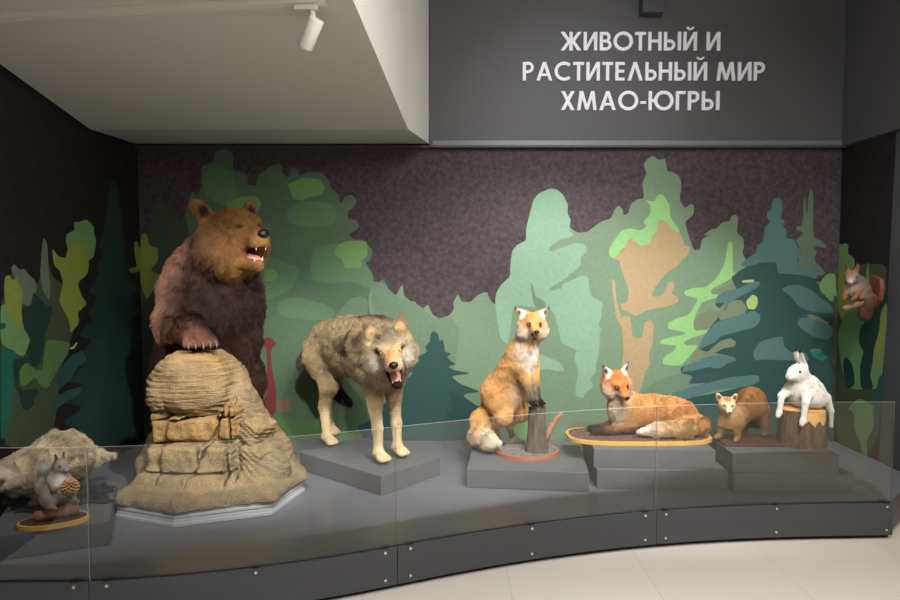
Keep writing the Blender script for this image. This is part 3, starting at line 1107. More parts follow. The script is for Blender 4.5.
def ball(name, parent, c, r, m, sq=(1, 1, 1), rot=(0, 0, 0), seg=20, frame=None):
    bm = bmesh.new()
    bmesh.ops.create_uvsphere(bm, u_segments=seg, v_segments=seg // 2 + 2, radius=1.0)
    Mx = Matrix.LocRotScale(Vector(c), Euler([R(a) for a in rot]), Vector((r * sq[0], r * sq[1], r * sq[2])))
    if frame is not None:
        Mx = Matrix(frame.tolist()) @ Mx
    bmesh.ops.transform(bm, matrix=Mx, verts=bm.verts)
    return bm_obj(name, bm, m, parent, True)


def horn(name, parent, a, b, c, r, m, frame=None, sides=8):
    """pointed curved claw or tooth through three points"""
    a, b, c = Vector(a), Vector(b), Vector(c)
    path = [a.lerp(b, t).lerp(b.lerp(c, t), t) for t in [i / 6 for i in range(7)]]
    V, Fc = tube(path, [r * (1 - 0.93 * (i / 6) ** 1.3) for i in range(7)], sides)
    if frame is not None:
        Mx = Matrix(frame.tolist())
        V = [Mx @ v for v in V]
    return mesh_obj(name, V, Fc, m, parent, True)
# ------------------------------------------------------------------ plinths and the artificial rock
def plinth(cx, cy, sx, sy, rz, z0, label, h=0.115):
    bm = box_bm(0, 0, h / 2, sx, sy, h, 0.003)
    o = bm_obj('plinth', bm, M['plinth'])
    o.location = (cx, cy, z0)
    o.rotation_euler = (0, 0, rz)
    return tag(o, label, 'plinth', 'dark grey display plinths')


PT = DECK + 0.115


def front_plinth(pxl, pxr, py, sy, zt, label, rz=None, h=0.115):
    a, b = on_z(pxl, py[0], zt), on_z(pxr, py[1], zt)
    ang = math.atan2(b.y - a.y, b.x - a.x) if rz is None else rz
    m = (a + b) / 2 + Vector((-math.sin(ang), math.cos(ang), 0)) * sy / 2
    return plinth(m.x, m.y, (b - a).length, sy, ang, zt - h, label, h)


# wolf's plinth: front corner, right corner, long left side
f, r_, l_ = on_z(381, 476.5, PT), on_z(443, 457.5, PT), on_z(296, 451, PT)
ang = math.atan2(f.y - l_.y, f.x - l_.x)
ex, ey = Vector((math.cos(ang), math.sin(ang), 0)), Vector((-math.sin(ang), math.cos(ang), 0))
wid = (r_ - f).dot(ey)
lng = 0.77
mid = f - ex * lng / 2 + ey * wid / 2
plinth(mid.x, mid.y, lng, wid, ang, DECK, 'dark grey plinth set cornerwise under the wolf')
front_plinth(466.7, 589, (468.6, 472.6), 0.60, PT, 'dark grey plinth under the standing fox')
P2 = DECK + 0.23
front_plinth(594, 715.4, (448.6, 450.2), 0.52, P2, 'upper grey plinth directly under the lying fox board')
front_plinth(597, 728.5, (469.5, 471.0), 0.52, PT - 0.0005, 'lower grey plinth of the two stacked under the lying fox')
front_plinth(732.5, 839.6, (453.2, 454.6), 0.46, P2, 'upper grey plinth directly under the marten and the hare')
front_plinth(733.5, 854, (473.0, 474.0), 0.48, PT - 0.0005, 'lower grey plinth of the two stacked under the hare stump')
a, b, c = on_z(109, 521, PT), on_z(0, 536, PT), on_z(90, 485, PT)
ang = math.atan2(a.y - b.y, a.x - b.x)
ex, ey = Vector((math.cos(ang), math.sin(ang), 0)), Vector((-math.sin(ang), math.cos(ang), 0))
dp = (c - a).dot(ey)
mid = a - ex * 0.245 + ey * dp / 2
PMID = mid.copy()
plinth(mid.x, mid.y, 0.49, dp, ang, DECK, 'dark grey plinth carrying the shaggy animal and the pine-cone squirrel')
EXL, EYL = ex.copy(), ey.copy()


def rock_mat():
    m = bpy.data.materials.new('sandstone')
    m.use_nodes = True
    nt = m.node_tree
    b = nt.nodes['Principled BSDF']
    b.inputs['Roughness'].default_value = 0.9
    b.inputs['Specular IOR Level'].default_value = 0.15
    tc = nt.nodes.new('ShaderNodeTexCoord')
    at = nt.nodes.new('ShaderNodeAttribute')
    at.attribute_name = 'col'
    n1 = nt.nodes.new('ShaderNodeTexNoise')
    n1.inputs['Scale'].default_value = 160
    n1.inputs['Detail'].default_value = 4
    n2 = nt.nodes.new('ShaderNodeTexNoise')
    n2.inputs['Scale'].default_value = 9
    n2.inputs['Detail'].default_value = 6
    mr = nt.nodes.new('ShaderNodeMapRange')
    mr.inputs['From Min'].default_value = 0.25
    mr.inputs['From Max'].default_value = 0.75
    mr.inputs['To Min'].default_value = 0.5
    mr.inputs['To Max'].default_value = 1.25
    mr2 = nt.nodes.new('ShaderNodeMapRange')
    mr2.inputs['From Min'].default_value = 0.3
    mr2.inputs['From Max'].default_value = 0.7
    mr2.inputs['To Min'].default_value = 0.8
    mr2.inputs['To Max'].default_value = 1.15
    mm = nt.nodes.new('ShaderNodeMath')
    mm.operation = 'MULTIPLY'
    mx = nt.nodes.new('ShaderNodeVectorMath')
    mx.operation = 'SCALE'
    for n in (n1, n2):
        nt.links.new(tc.outputs['Object'], n.inputs['Vector'])
    nt.links.new(n1.outputs['Fac'], mr.inputs['Value'])
    nt.links.new(n2.outputs['Fac'], mr2.inputs['Value'])
    nt.links.new(mr.outputs[0], mm.inputs[0])
    nt.links.new(mr2.outputs[0], mm.inputs[1])
    nt.links.new(at.outputs['Color'], mx.inputs[0])
    nt.links.new(mm.outputs[0], mx.inputs['Scale'])
    nt.links.new(mx.outputs[0], b.inputs['Base Color'])
    # thin layers where the stone is bedded
    mp = nt.nodes.new('ShaderNodeMapping')
    mp.inputs['Rotation'].default_value = (0, 0.16, 0)
    mp.inputs['Scale'].default_value = (7, 7, 95)
    n3 = nt.nodes.new('ShaderNodeTexNoise')
    n3.inputs['Scale'].default_value = 1.0
    n3.inputs['Detail'].default_value = 4
    n3.inputs['Distortion'].default_value = 0.6
    nt.links.new(tc.outputs['Object'], mp.inputs['Vector'])
    nt.links.new(mp.outputs['Vector'], n3.inputs['Vector'])
    lay = nt.nodes.new('ShaderNodeMath')
    lay.operation = 'MULTIPLY'
    nt.links.new(n3.outputs['Fac'], lay.inputs[0])
    nt.links.new(at.outputs['Alpha'], lay.inputs[1])
    ad = nt.nodes.new('ShaderNodeMath')
    ad.operation = 'MULTIPLY_ADD'
    ad.inputs[1].default_value = 2.6
    nt.links.new(lay.outputs[0], ad.inputs[0])
    nt.links.new(n1.outputs['Fac'], ad.inputs[2])
    bp = nt.nodes.new('ShaderNodeBump')
    bp.inputs['Strength'].default_value = 0.85
    bp.inputs['Distance'].default_value = 0.010
    nt.links.new(ad.outputs[0], bp.inputs['Height'])
    nt.links.new(bp.outputs['Normal'], b.inputs['Normal'])
    return m


M['rock'] = rock_mat()
M['moulding'] = mat('silver_grey_moulding', (176, 178, 182), 0.38, 0.5)


def rock():
    root = empty('artificial_rock', (-1.36, 3.95, DECK))
    tag(root, 'sandy artificial rock in front of the bear on a stepped silver base', 'rock')
    oc = [on_z(115, 517.5, DECK), on_z(173, 527.5, DECK), on_z(272, 515, DECK), on_z(305, 491, DECK)]
    oc = [Vector((p.x + 1.36, p.y - 3.95)) for p in oc]
    oc = oc + [-oc[0] * 0.74, -oc[1] * 0.80, -oc[2], -oc[3]]
    bm = None
    for i, (ins, z0, z1) in enumerate([(0.0, 0, 0.018), (0.010, 0.018, 0.034), (0.018, 0.034, 0.042), (0.010, 0.042, 0.056), (0.024, 0.056, 0.068)]):
        q = [p * (1 - ins / p.length) for p in oc]
        b = prism_bm([(p.x, p.y) for p in q], z0 + 0.0005, z1, 0.002, 1)
        me = bpy.data.meshes.new('tmp')
        b.to_mesh(me)
        b.free()
        if bm is None:
            bm = bmesh.new()
        bm.from_mesh(me)
        bpy.data.meshes.remove(me)
    bm_obj('base_moulding', bm, M['moulding'], root)
    B = Body()
    sa, yl, gy = (162, 138, 102), (170, 138, 90), (144, 126, 98)
    # body of the rock; local axes run like the room's, y = 0 at the middle, the front is -y
    B.C((-0.04, 0.0, 0.18), (-0.10, 0.03, 0.58), 0.345, 0.24, sa, 0, 0.05)
    B.C((-0.28, 0.04, 0.34), (-0.37, 0.02, 0.12), 0.13, 0.17, sa, 0, 0.05)
    B.E((-0.155, -0.085, 0.645), (0.245, 0.240, 0.185), sa, k=0.012)
    B.X((-0.15, -0.095, 0.60), (0.225, 0.215, 0.095), sa, rot=(0, 0, 6), rnd=0.09, k=0.03)
    B.X((-0.13, -0.07, 0.725), (0.155, 0.15, 0.095), yl, rot=(0, 3, 8), rnd=0.06, k=0.04)
    B.C((-0.05, -0.02, 0.66), (0.245, 0.0, 0.20), 0.13, 0.155, sa, 0, 0.05)
    B.C((0.07, -0.08, 0.50), (0.26, -0.10, 0.16), 0.13, 0.13, gy, 0, 0.03)
    # blocks under the layered head: x range, z range, front face
    for x0, x1, z0, z1, yf_, ro in [(-0.345, -0.242, 0.335, 0.505, -0.265, (0, -2, 10)), (-0.35, -0.242, 0.205, 0.322, -0.315, (0, 0, 10)),
                                    (-0.224, 0.052, 0.358, 0.488, -0.315, (0, 2, 0)), (-0.226, -0.038, 0.205, 0.343, -0.385, (0, 0, 2)),
                                    (-0.022, 0.165, 0.205, 0.343, -0.390, (0, 0, -3)), (0.068, 0.162, 0.357, 0.545, -0.310, (0, 3, -5)),
                                    (0.178, 0.305, 0.33, 0.45, -0.265, (0, 26, -20)), (0.180, 0.335, 0.20, 0.315, -0.335, (0, 10, -20))]:
        B.X(((x0 + x1) / 2, yf_ + 0.10, (z0 + z1) / 2), ((x1 - x0) / 2, 0.10, (z1 - z0) / 2), yl if z0 > 0.3 and x0 < 0.1 else sa, rot=ro, rnd=0.022, k=0.004)
    # sandy skirt filling the base
    q = [p * 0.90 for p in oc]
    for i in range(8):
        a, b = q[i], q[(i + 1) % 8]
        B.C((a.x, a.y, 0.075), (b.x, b.y, 0.075), 0.055, 0.055, gy, 0, 0.05)
        B.C((a.x * 0.75, a.y * 0.75, 0.105), (b.x * 0.75, b.y * 0.75, 0.105), 0.082, 0.082, sa, 0, 0.06)
    B.E((-0.27, -0.33, 0.13), (0.13, 0.10, 0.085), sa, k=0.02)
    B.E((0.28, -0.20, 0.16), (0.16, 0.14, 0.13), gy, k=0.02)
    B.E((0.02, -0.40, 0.10), (0.16, 0.09, 0.06), sa, k=0.03)
    B.E((-0.40, 0.05, 0.20), (0.10, 0.14, 0.16), gy, k=0.04)
    # flat underside
    B.X((0, 0, -0.10), (0.9, 0.9, 0.168), sa, rnd=0.001, k=0.002, sub=True)
    # long cracks
    B.C((0.125, -0.26, 0.60), (-0.035, -0.42, 0.21), 0.10, 0.10, sa, flat=((0.9, 0, -0.36), 0.075), sub=True, k=0.006)
    B.C((0.115, -0.22, 0.66), (0.14, -0.40, 0.22), 0.10, 0.10, sa, flat=((1, 0, 0), 0.065), sub=True, k=0.006)
    for a, b in [((-0.35, -0.34, 0.350), (0.055, -0.365, 0.350)), ((-0.345, -0.375, 0.196), (0.17, -0.42, 0.198)), ((-0.233, -0.30, 0.50), (-0.234, -0.40, 0.20)),
                 ((0.172, -0.34, 0.34), (0.19, -0.36, 0.20)), ((-0.36, -0.24, 0.46), (0.10, -0.30, 0.492))]:
        fl = (0, 0, 1) if abs(a[2] - b[2]) < 0.05 else (1, 0, 0)
        B.C(a, b, 0.075, 0.075, sa, flat=(fl, 0.085), sub=True, k=0.006)
    V, Q = B.mesh(0.0085)
    N, _ = vn(V, Q)
    col, _, _ = B.look(V)
    head = np.clip((V[:, 2] - 0.475) / 0.03, 0, 1) * np.clip((0.13 - V[:, 0]) / 0.05, 0, 1)
    wav = V[:, 2] + 0.010 * snoise(V, 9, 4) + 0.03 * V[:, 0]
    strata = (np.sin(wav * 230) + 0.6 * np.sin(wav * 141 + 2 + 2 * snoise(V, 12, 8))) * (0.55 + 0.45 * snoise(V, 14, 3))
    right = np.clip((V[:, 0] - 0.10) / 0.06, 0, 1) * np.clip((V[:, 2] - 0.14) / 0.05, 0, 1)
    dg = np.sin((V[:, 2] + 0.75 * V[:, 0]) * 190 + 1.5 * snoise(V, 10, 7))
    d = 0.0050 * strata * head + 0.0034 * dg * right + 0.007 * snoise(V, 22, 1) + 0.0035 * snoise(V, 60, 2) + 0.0022 * snoise(V, 140, 12)
    low = V[:, 2] < 0.075
    d[low] = np.minimum(d[low], 0)
    V = V + N * d[:, None]
    ocr = np.clip(snoise(V, 7, 11), 0, 1)[:, None] * 0.3
    col = col * (1 - ocr) + np.array(lin((190, 148, 80))) * ocr
    dkm = np.clip(np.maximum(-strata * head, -dg * right * 0.8) - 0.25, 0, 1)[:, None] * 0.4  # layer grooves darkened: crevice shade put into the colour
    col = col * (1 - dkm)
    layer = np.clip(np.maximum(head, right * 0.8), 0, 1)
    V[:, 2] = np.maximum(V[:, 2], 0.0685)
    me = bpy.data.meshes.new('stone')
    me.from_pydata(V.tolist(), [], Q.tolist())
    me.polygons.foreach_set('use_smooth', [True] * len(Q))
    at = me.attributes.new('col', 'FLOAT_COLOR', 'POINT')
    at.data.foreach_set('color', np.concatenate([col, layer[:, None]], 1).astype(np.float32).ravel())
    me.materials.append(M['rock'])
    o = bpy.data.objects.new('stone', me)
    COL.objects.link(o)
    o.parent = root


rock()
# ------------------------------------------------------------------ brown bear rearing behind the rock
def bear():
    B = Body()
    dk, md, rd_lit, hd = (56, 36, 29), (74, 48, 37), (150, 108, 88), (128, 91, 54)  # the reddish shoulder brown is a lit tone, light put into the coat
    tn = (136, 98, 58)
    # trunk
    B.C((-0.16, -0.10, 0.52), (0.10, 0.03, 1.05), 0.29, 0.27, dk, 0.055, 0.12, flow=(-0.1, 0, -1))
    B.E((-0.12, -0.16, 0.62), (0.27, 0.32, 0.38), dk, fur=0.06, k=0.12, flow=(0, 0, -1))
    B.E((0.12, 0.0, 1.13), (0.25, 0.265, 0.26), md, fur=0.06, k=0.10, flow=(0.1, 0, -1))
    B.E((0.02, 0.0, 1.27), (0.20, 0.20, 0.20), rd_lit, fur=0.065, k=0.10, flow=(-0.2, -0.2, -1))
    # neck
    B.C((0.08, 0.02, 1.26), (0.29, 0.17, 1.43), 0.22, 0.185, md, 0.06, 0.08, flow=(-0.3, -0.2, -1))
    # his right arm, paw on the rock
    B.E((0.10, -0.02, 1.36), (0.17, 0.18, 0.15), rd_lit, fur=0.06, k=0.08, flow=(-0.2, -0.3, -1))
    B.E((0.15, -0.13, 1.17), (0.16, 0.14, 0.22), rd_lit, fur=0.06, k=0.09, flow=(0, 0, -1))
    B.C((0.16, -0.14, 1.16), (0.25, -0.18, 0.95), 0.145, 0.118, rd_lit, 0.055, 0.08)
    B.C((0.25, -0.18, 0.94), (0.50, 0.03, 0.935), 0.125, 0.088, (112, 74, 58), 0.045, 0.06)
    B.C((0.48, 0.01, 0.935), (0.575, 0.095, 0.905), 0.082, 0.066, (120, 80, 62), 0.028, 0.04)
    for i, a in enumerate((-0.066, -0.034, 0.0, 0.034, 0.064)):
        d = np.array([0.86, 0.51]); n = np.array([-0.51, 0.86])
        p0 = np.array([0.565, 0.09]) + n * a
        p1 = p0 + d * (0.075 - abs(a) * 0.25) + n * a * 0.25
        B.C((p0[0], p0[1], 0.902), (p1[0], p1[1], 0.866), 0.027, 0.022, (116, 78, 60), 0.014, 0.014)
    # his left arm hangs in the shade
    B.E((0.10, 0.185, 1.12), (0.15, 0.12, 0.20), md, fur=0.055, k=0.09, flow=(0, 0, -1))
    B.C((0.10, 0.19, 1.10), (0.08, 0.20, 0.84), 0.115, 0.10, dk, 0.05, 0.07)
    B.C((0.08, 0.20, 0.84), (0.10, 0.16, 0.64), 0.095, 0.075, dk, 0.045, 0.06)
    # hind legs
    for s in (-1, 1):
        y = -0.12 + s * 0.19
        B.C((-0.14, y, 0.50), (-0.10, y, 0.26), 0.20, 0.125, dk, 0.05, 0.09)
        B.C((-0.10, y, 0.26), (-0.22, y, 0.08), 0.115, 0.085, dk, 0.045, 0.06)
        B.C((-0.24, y, 0.075), (-0.09, y, 0.055), 0.075, 0.05, dk, 0.03, 0.04)
    B.P((0.40, 0.16, 1.06), (0.26, 0.34, 0.28), (36, 23, 19), 0.7)  # shadow under the head put into the chest colour
    B.P((0.30, 0.34, 1.0), (0.30, 0.22, 0.30), (42, 27, 22), 0.8)  # the same shade carried on towards the left arm, in the colour
    # head
    B.frame((0.355, 0.238, 1.512), (3, -2, 50), 1.02)
    B.E((0, 0, 0.02), (0.165, 0.150, 0.14), hd, fur=0.030, k=0.06, flow=(-1, 0, 0.1))
    B.E((-0.06, 0, -0.08), (0.17, 0.19, 0.17), md, fur=0.065, k=0.08, flow=(-0.6, 0, -0.8))
    for s in (-1, 1):
        B.E((0.0, s * 0.10, -0.085), (0.13, 0.085, 0.12), hd, fur=0.055, k=0.07, flow=(-0.7, s * 0.3, -0.8))
        B.C((-0.065, s * 0.142, 0.112), (-0.08, s * 0.178, 0.168), 0.052, 0.050, hd, 0.028, 0.03, flat=((1, s * 0.25, 0), 0.5), flow=(-0.2, s * 0.4, 1))
        B.C((0.0, s * 0.150, 0.132), (-0.01, s * 0.184, 0.182), 0.030, 0.027, hd, 0.0, 0.02, flat=((1, s * 0.25, 0), 0.6), sub=True)
        B.E((0.105, s * 0.058, 0.072), (0.065, 0.042, 0.028), hd, fur=0.018, k=0.04, flow=(-1, 0, 0.3))
    B.C((0.09, 0, -0.02), (0.250, 0, -0.042), 0.086, 0.054, tn, 0.020, 0.05, flow=(-1, 0, 0.1))
    B.C((0.242, 0.018, -0.058), (0.242, -0.018, -0.058), 0.042, 0.042, tn, 0.014, 0.03, flow=(-1, 0, -0.3))
    B.C((0.05, 0, -0.125), (0.215, 0, -0.190), 0.078, 0.036, hd, 0.022, 0.04, flow=(-1, 0, -0.6))
    B.C((0.12, 0, -0.105), (0.33, 0, -0.130), 0.024, 0.056, hd, 0, 0.012, flat=((0, 0, 1), 0.75), sub=True)
    B.P((0.20, 0, -0.115), (0.105, 0.066, 0.048), (84, 42, 36), 0.3, fur=0.0)
    for s in (-1, 1):
        B.P((-0.04, s * 0.160, 0.142), (0.045, 0.034, 0.040), (52, 32, 24), 0.6)
        B.P((0.05, s * 0.12, -0.06), (0.10, 0.06, 0.07), (112, 72, 40), 0.9, amt=0.6)
        B.B((0.156, s * 0.062, 0.040), 0.0155)
        B.P((0.155, s * 0.062, 0.040), (0.028, 0.022, 0.014), (46, 30, 22), 0.6, fur=0.005)
    B.P((0.05, 0, -0.19), (0.12, 0.12, 0.08), (166, 122, 66), 0.9, amt=0.7)
    B.B((0.300, 0, -0.02), 0.042)
    H = B.fr.copy()
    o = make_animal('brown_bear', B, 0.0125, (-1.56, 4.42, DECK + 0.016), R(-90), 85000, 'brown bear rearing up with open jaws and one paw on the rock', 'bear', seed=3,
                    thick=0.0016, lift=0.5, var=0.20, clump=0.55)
    ball('nose', o, (0.296, 0, -0.014), 0.034, M['nose'], (0.75, 1.05, 0.80), frame=H)
    for s in (-1, 1):
        ball('eye', o, (0.151, s * 0.062, 0.040), 0.0125, M['eye'], frame=H)
        horn('tooth', o, (0.258, s * 0.032, -0.082), (0.262, s * 0.032, -0.095), (0.258, s * 0.031, -0.108), 0.0065, M['tooth'], frame=H)
        horn('tooth', o, (0.222, s * 0.026, -0.166), (0.229, s * 0.027, -0.154), (0.229, s * 0.028, -0.142), 0.0060, M['tooth'], frame=H)
    ball('tongue', o, (0.170, 0, -0.142), 0.062, M['tongue'], (1.1, 0.62, 0.24), rot=(0, 14, 0), frame=H)
    for i, a in enumerate((-0.078, -0.040, 0.0, 0.040, 0.076)):
        d = np.array([0.86, 0.51]); n = np.array([-0.51, 0.86])
        p0 = np.array([0.565, 0.09]) + n * a + d * (0.083 - abs(a) * 0.25)
        p1 = p0 + d * 0.036
        p2 = p0 + d * 0.048
        horn('claw', o, (p0[0], p0[1], 0.880), (p1[0], p1[1], 0.880), (p2[0], p2[1], 0.842), 0.0100, M['claw'])
    return o


bear()
# ------------------------------------------------------------------ wolf
def wolf():
    B = Body()
    gr, tn, cr, dk = (170, 150, 114), (166, 142, 102), (216, 194, 154), (70, 62, 54)
    wh = (236, 226, 206)
    B.C((-0.30, 0, 0.66), (0.18, 0, 0.66), 0.165, 0.185, gr, 0.05, 0.10, flow=(-1, 0, -0.35))
    B.E((-0.02, 0, 0.70), (0.30, 0.155, 0.165), gr, fur=0.05, k=0.10, flow=(-1, 0, -0.3))
    B.E((0.20, 0, 0.62), (0.17, 0.165, 0.20), tn, fur=0.055, k=0.10, flow=(-0.7, 0, -0.7))
    B.E((-0.34, 0, 0.62), (0.15, 0.145, 0.17), gr, fur=0.045, k=0.09, flow=(-0.6, 0, -0.8))
    # neck and mane
    B.C((0.18, -0.01, 0.69), (0.40, -0.13, 0.72), 0.175, 0.125, gr, 0.07, 0.08, flow=(-0.8, 0.3, -0.4))
    B.E((0.34, -0.10, 0.63), (0.11, 0.13, 0.14), cr, fur=0.065, k=0.08, flow=(-0.4, 0.2, -1))
    # forelegs
    for s, dx in ((-1, 0.02), (1, 0.0)):
        y = s * 0.085
        B.C((0.22 + dx, y * 1.1, 0.55), (0.23 + dx, y, 0.36), 0.075, 0.043, tn, 0.03, 0.06)
        B.C((0.23 + dx, y, 0.36), (0.255 + dx, y, 0.20), 0.041, 0.032, cr, 0.016, 0.03)
        B.C((0.255 + dx, y, 0.20), (0.262 + dx, y, 0.06), 0.032, 0.028, cr, 0.012, 0.02)
        B.C((0.262 + dx, y, 0.045), (0.315 + dx, y, 0.030), 0.036, 0.028, cr, 0.010, 0.02)
        for t in (-0.028, -0.010, 0.010, 0.028):
            B.C((0.30 + dx, y + t, 0.030), (0.345 + dx - abs(t) * 0.5, y + t * 1.15, 0.018), 0.019, 0.014, cr, 0.007, 0.008)
    # hind legs
    for s, dx in ((-1, 0.02), (1, -0.19)):
        y = s * 0.085
        B.C((-0.33, y, 0.58), (-0.27 + dx, y, 0.40), 0.115, 0.056, tn, 0.035, 0.07)
        B.C((-0.27 + dx, y, 0.40), (-0.325 + dx, y, 0.25), 0.052, 0.036, tn, 0.022, 0.04)
        B.C((-0.325 + dx, y, 0.25), (-0.295 + dx, y, 0.06), 0.034, 0.028, cr, 0.012, 0.02)
        B.C((-0.295 + dx, y, 0.045), (-0.235 + dx, y, 0.028), 0.034, 0.026, cr, 0.010, 0.02)
        for t in (-0.026, -0.009, 0.009, 0.026):
            B.C((-0.25 + dx, y + t, 0.028), (-0.208 + dx - abs(t) * 0.5, y + t * 1.15, 0.017), 0.018, 0.013, cr, 0.007, 0.008)
    # tail
    B.C((-0.44, -0.03, 0.68), (-0.525, -0.06, 0.52), 0.055, 0.064, dk, 0.06, 0.05)
    B.C((-0.525, -0.06, 0.52), (-0.43, 0.06, 0.36), 0.066, 0.062, dk, 0.065, 0.04)
    B.C((-0.43, 0.06, 0.36), (-0.33, 0.13, 0.24), 0.060, 0.024, (34, 28, 26), 0.06, 0.03)
    # head
    B.frame((0.485, -0.158, 0.715), (11, 6, -36), 1.10)
    B.E((0, 0, 0.01), (0.105, 0.088, 0.080), (164, 148, 122), fur=0.022, k=0.04, flow=(-1, 0, 0.25))
    B.E((-0.07, 0, -0.03), (0.11, 0.135, 0.13), gr, fur=0.06, k=0.06, flow=(-0.8, 0, -0.2))
    for s in (-1, 1):
        B.E((-0.02, s * 0.076, -0.045), (0.062, 0.052, 0.072), (196, 180, 150), fur=0.05, k=0.05, flow=(-0.7, s * 0.7, -0.5))
        B.C((-0.03, s * 0.070, 0.060), (-0.03, s * 0.100, 0.164), 0.064, 0.018, (138, 120, 92), 0.016, 0.02, flat=((1, s * 0.35, 0), 0.42), flow=(0, 0, 1))
        B.C((0.006, s * 0.074, 0.080), (0.0, s * 0.096, 0.134), 0.042, 0.010, tn, 0, 0.008, flat=((1, s * 0.35, 0), 0.55), sub=True)
        B.E((0.080, s * 0.034, 0.032), (0.034, 0.026, 0.022), (180, 158, 122), fur=0.009, k=0.025, flow=(-1, 0, 0.4))
    B.C((0.07, 0, -0.012), (0.178, 0, -0.036), 0.056, 0.040, (190, 152, 104), 0.010, 0.03, flow=(-1, 0, 0.1))
    B.C((0.168, 0.018, -0.044), (0.168, -0.018, -0.044), 0.028, 0.028, wh, 0.006, 0.015, flow=(-1, 0, -0.2))
    B.C((0.035, 0, -0.096), (0.130, 0, -0.155), 0.050, 0.027, (200, 184, 150), 0.012, 0.025, flow=(-1, 0, -0.3))
    B.C((0.06, 0, -0.082), (0.205, 0, -0.116), 0.040, 0.062, tn, 0, 0.008, flat=((0, 0, 1), 0.78), sub=True)
    B.P((0.12, 0, -0.105), (0.095, 0.060, 0.052), (52, 26, 25), 0.3, fur=0.0)
    B.P((0.140, 0, -0.164), (0.042, 0.045, 0.026), (34, 26, 24), 0.4, fur=0.004)
    for s in (-1, 1):
        B.P((0.105, s * 0.044, -0.095), (0.05, 0.012, 0.045), (30, 24, 22), 0.5, fur=0.003)
        B.P((0.055, s * 0.074, -0.032), (0.045, 0.036, 0.040), (236, 228, 212), 0.8, amt=0.85)
        B.P((0.09, s * 0.060, 0.018), (0.03, 0.022, 0.008), (70, 58, 46), 0.7)
        B.B((0.106, s * 0.042, 0.015), 0.019)
        B.P((0.078, s * 0.070, 0.024), (0.035, 0.020, 0.007), (48, 38, 32), 0.6)
        B.P((0.105, s * 0.022, 0.004), (0.03, 0.010, 0.010), (120, 88, 58), 0.8, amt=0.6)
        B.P((0.103, s * 0.042, 0.016), 0.0145, (56, 44, 36), 0.4, fur=0.003)
        B.C((0.106, s * 0.024, 0.030), (0.086, s * 0.066, 0.054), 0.010, 0.009, (176, 152, 118), 0.008, 0.008, flow=(-1, 0, 0.3))
        B.P((0.0, s * 0.082, 0.105), (0.03, 0.032, 0.040), (196, 164, 118), 0.6, fur=0.012)
        B.P((-0.045, s * 0.05, 0.055), (0.035, 0.03, 0.02), (76, 66, 56), 0.8, amt=0.8)
        B.P((0.12, s * 0.035, -0.045), (0.06, 0.02, 0.022), wh, 0.7)
    B.P((0.03, 0, 0.075), (0.07, 0.06, 0.035), (118, 106, 90), 0.8, amt=0.7)
    B.B((0.212, 0, -0.035), 0.026)
    H = B.fr.copy()

    def shade(V, c):
        n = snoise(V, 16, 5) + 0.7 * snoise(V, 42, 6)
        up = np.clip((V[:, 2] - 0.54) / 0.16, 0, 1) * np.clip((0.36 - V[:, 0]) / 0.1, 0, 1)
        t = np.clip(n * 1.5 - 0.05, 0, 0.80) * up
        c = c * (1 - t[:, None]) + np.array(lin((56, 48, 42))) * t[:, None]
        bx = np.exp(-((V[:, 0] - 0.13 + 0.03 * np.sin(V[:, 2] * 18)) / 0.035) ** 2) * np.clip((V[:, 2] - 0.50) / 0.08, 0, 1) * np.clip((0.86 - V[:, 2]) / 0.05, 0, 1)
        bx += 0.7 * np.exp(-((V[:, 0] - 0.0 + 0.02 * np.sin(V[:, 2] * 25)) / 0.03) ** 2) * np.clip((V[:, 2] - 0.56) / 0.08, 0, 1)
        bx = np.clip(1.3 * bx * (0.55 + 1.1 * n), 0, 0.8)[:, None]
        c = c * (1 - bx) + np.array(lin((48, 41, 36))) * bx
        leg = np.exp(-((V[:, 2] - 0.33) / 0.10) ** 2) * (V[:, 0] > 0.2) * np.clip((0.52 - V[:, 2]) / .05, 0, 1) * np.clip((V[:, 0] - 0.255) / 0.02, 0, 1)
        c = c * (1 - 0.35 * leg[:, None]) + np.array(lin((150, 112, 70))) * 0.35 * leg[:, None]
        return c
    B.shade = shade
    o = make_animal('wolf', B, 0.0085, (-0.585, 4.31, DECK + 0.128), R(-45), 110000, 'grey wolf standing on a plinth with its mouth open', 'wolf', seed=5,
                    thick=0.0012, lift=0.42, var=0.22, tipdark=0.36, tipcol=(78, 68, 58), clump=0.4)
    ball('nose', o, (0.208, 0, -0.030), 0.0235, M['nose'], (0.8, 1.05, 0.85), frame=H)
    for s in (-1, 1):
        e = ball('eye', o, (0.1010, s * 0.042, 0.0165), 0.0150, M['eye_yellow'], frame=H)
        ball('pupil', e, (0.1135, s * 0.0430, 0.0168), 0.0048, M['eye'], frame=H)
        horn('tooth', o, (0.170, s * 0.024, -0.068), (0.172, s * 0.024, -0.076), (0.169, s * 0.023, -0.084), 0.0046, M['tooth'], frame=H)
        horn('tooth', o, (0.134, s * 0.020, -0.142), (0.142, s * 0.021, -0.133), (0.142, s * 0.022, -0.122), 0.0048, M['tooth'], frame=H)
    ball('tongue', o, (0.108, 0, -0.116), 0.046, M['tongue'], (0.9, 0.62, 0.20), rot=(0, 30, 0), frame=H)
    return o


wolf()
# ------------------------------------------------------------------ foxes
OR, RD, WH, BK = (204, 156, 98), (196, 132, 76), (236, 226, 212), (34, 28, 28)


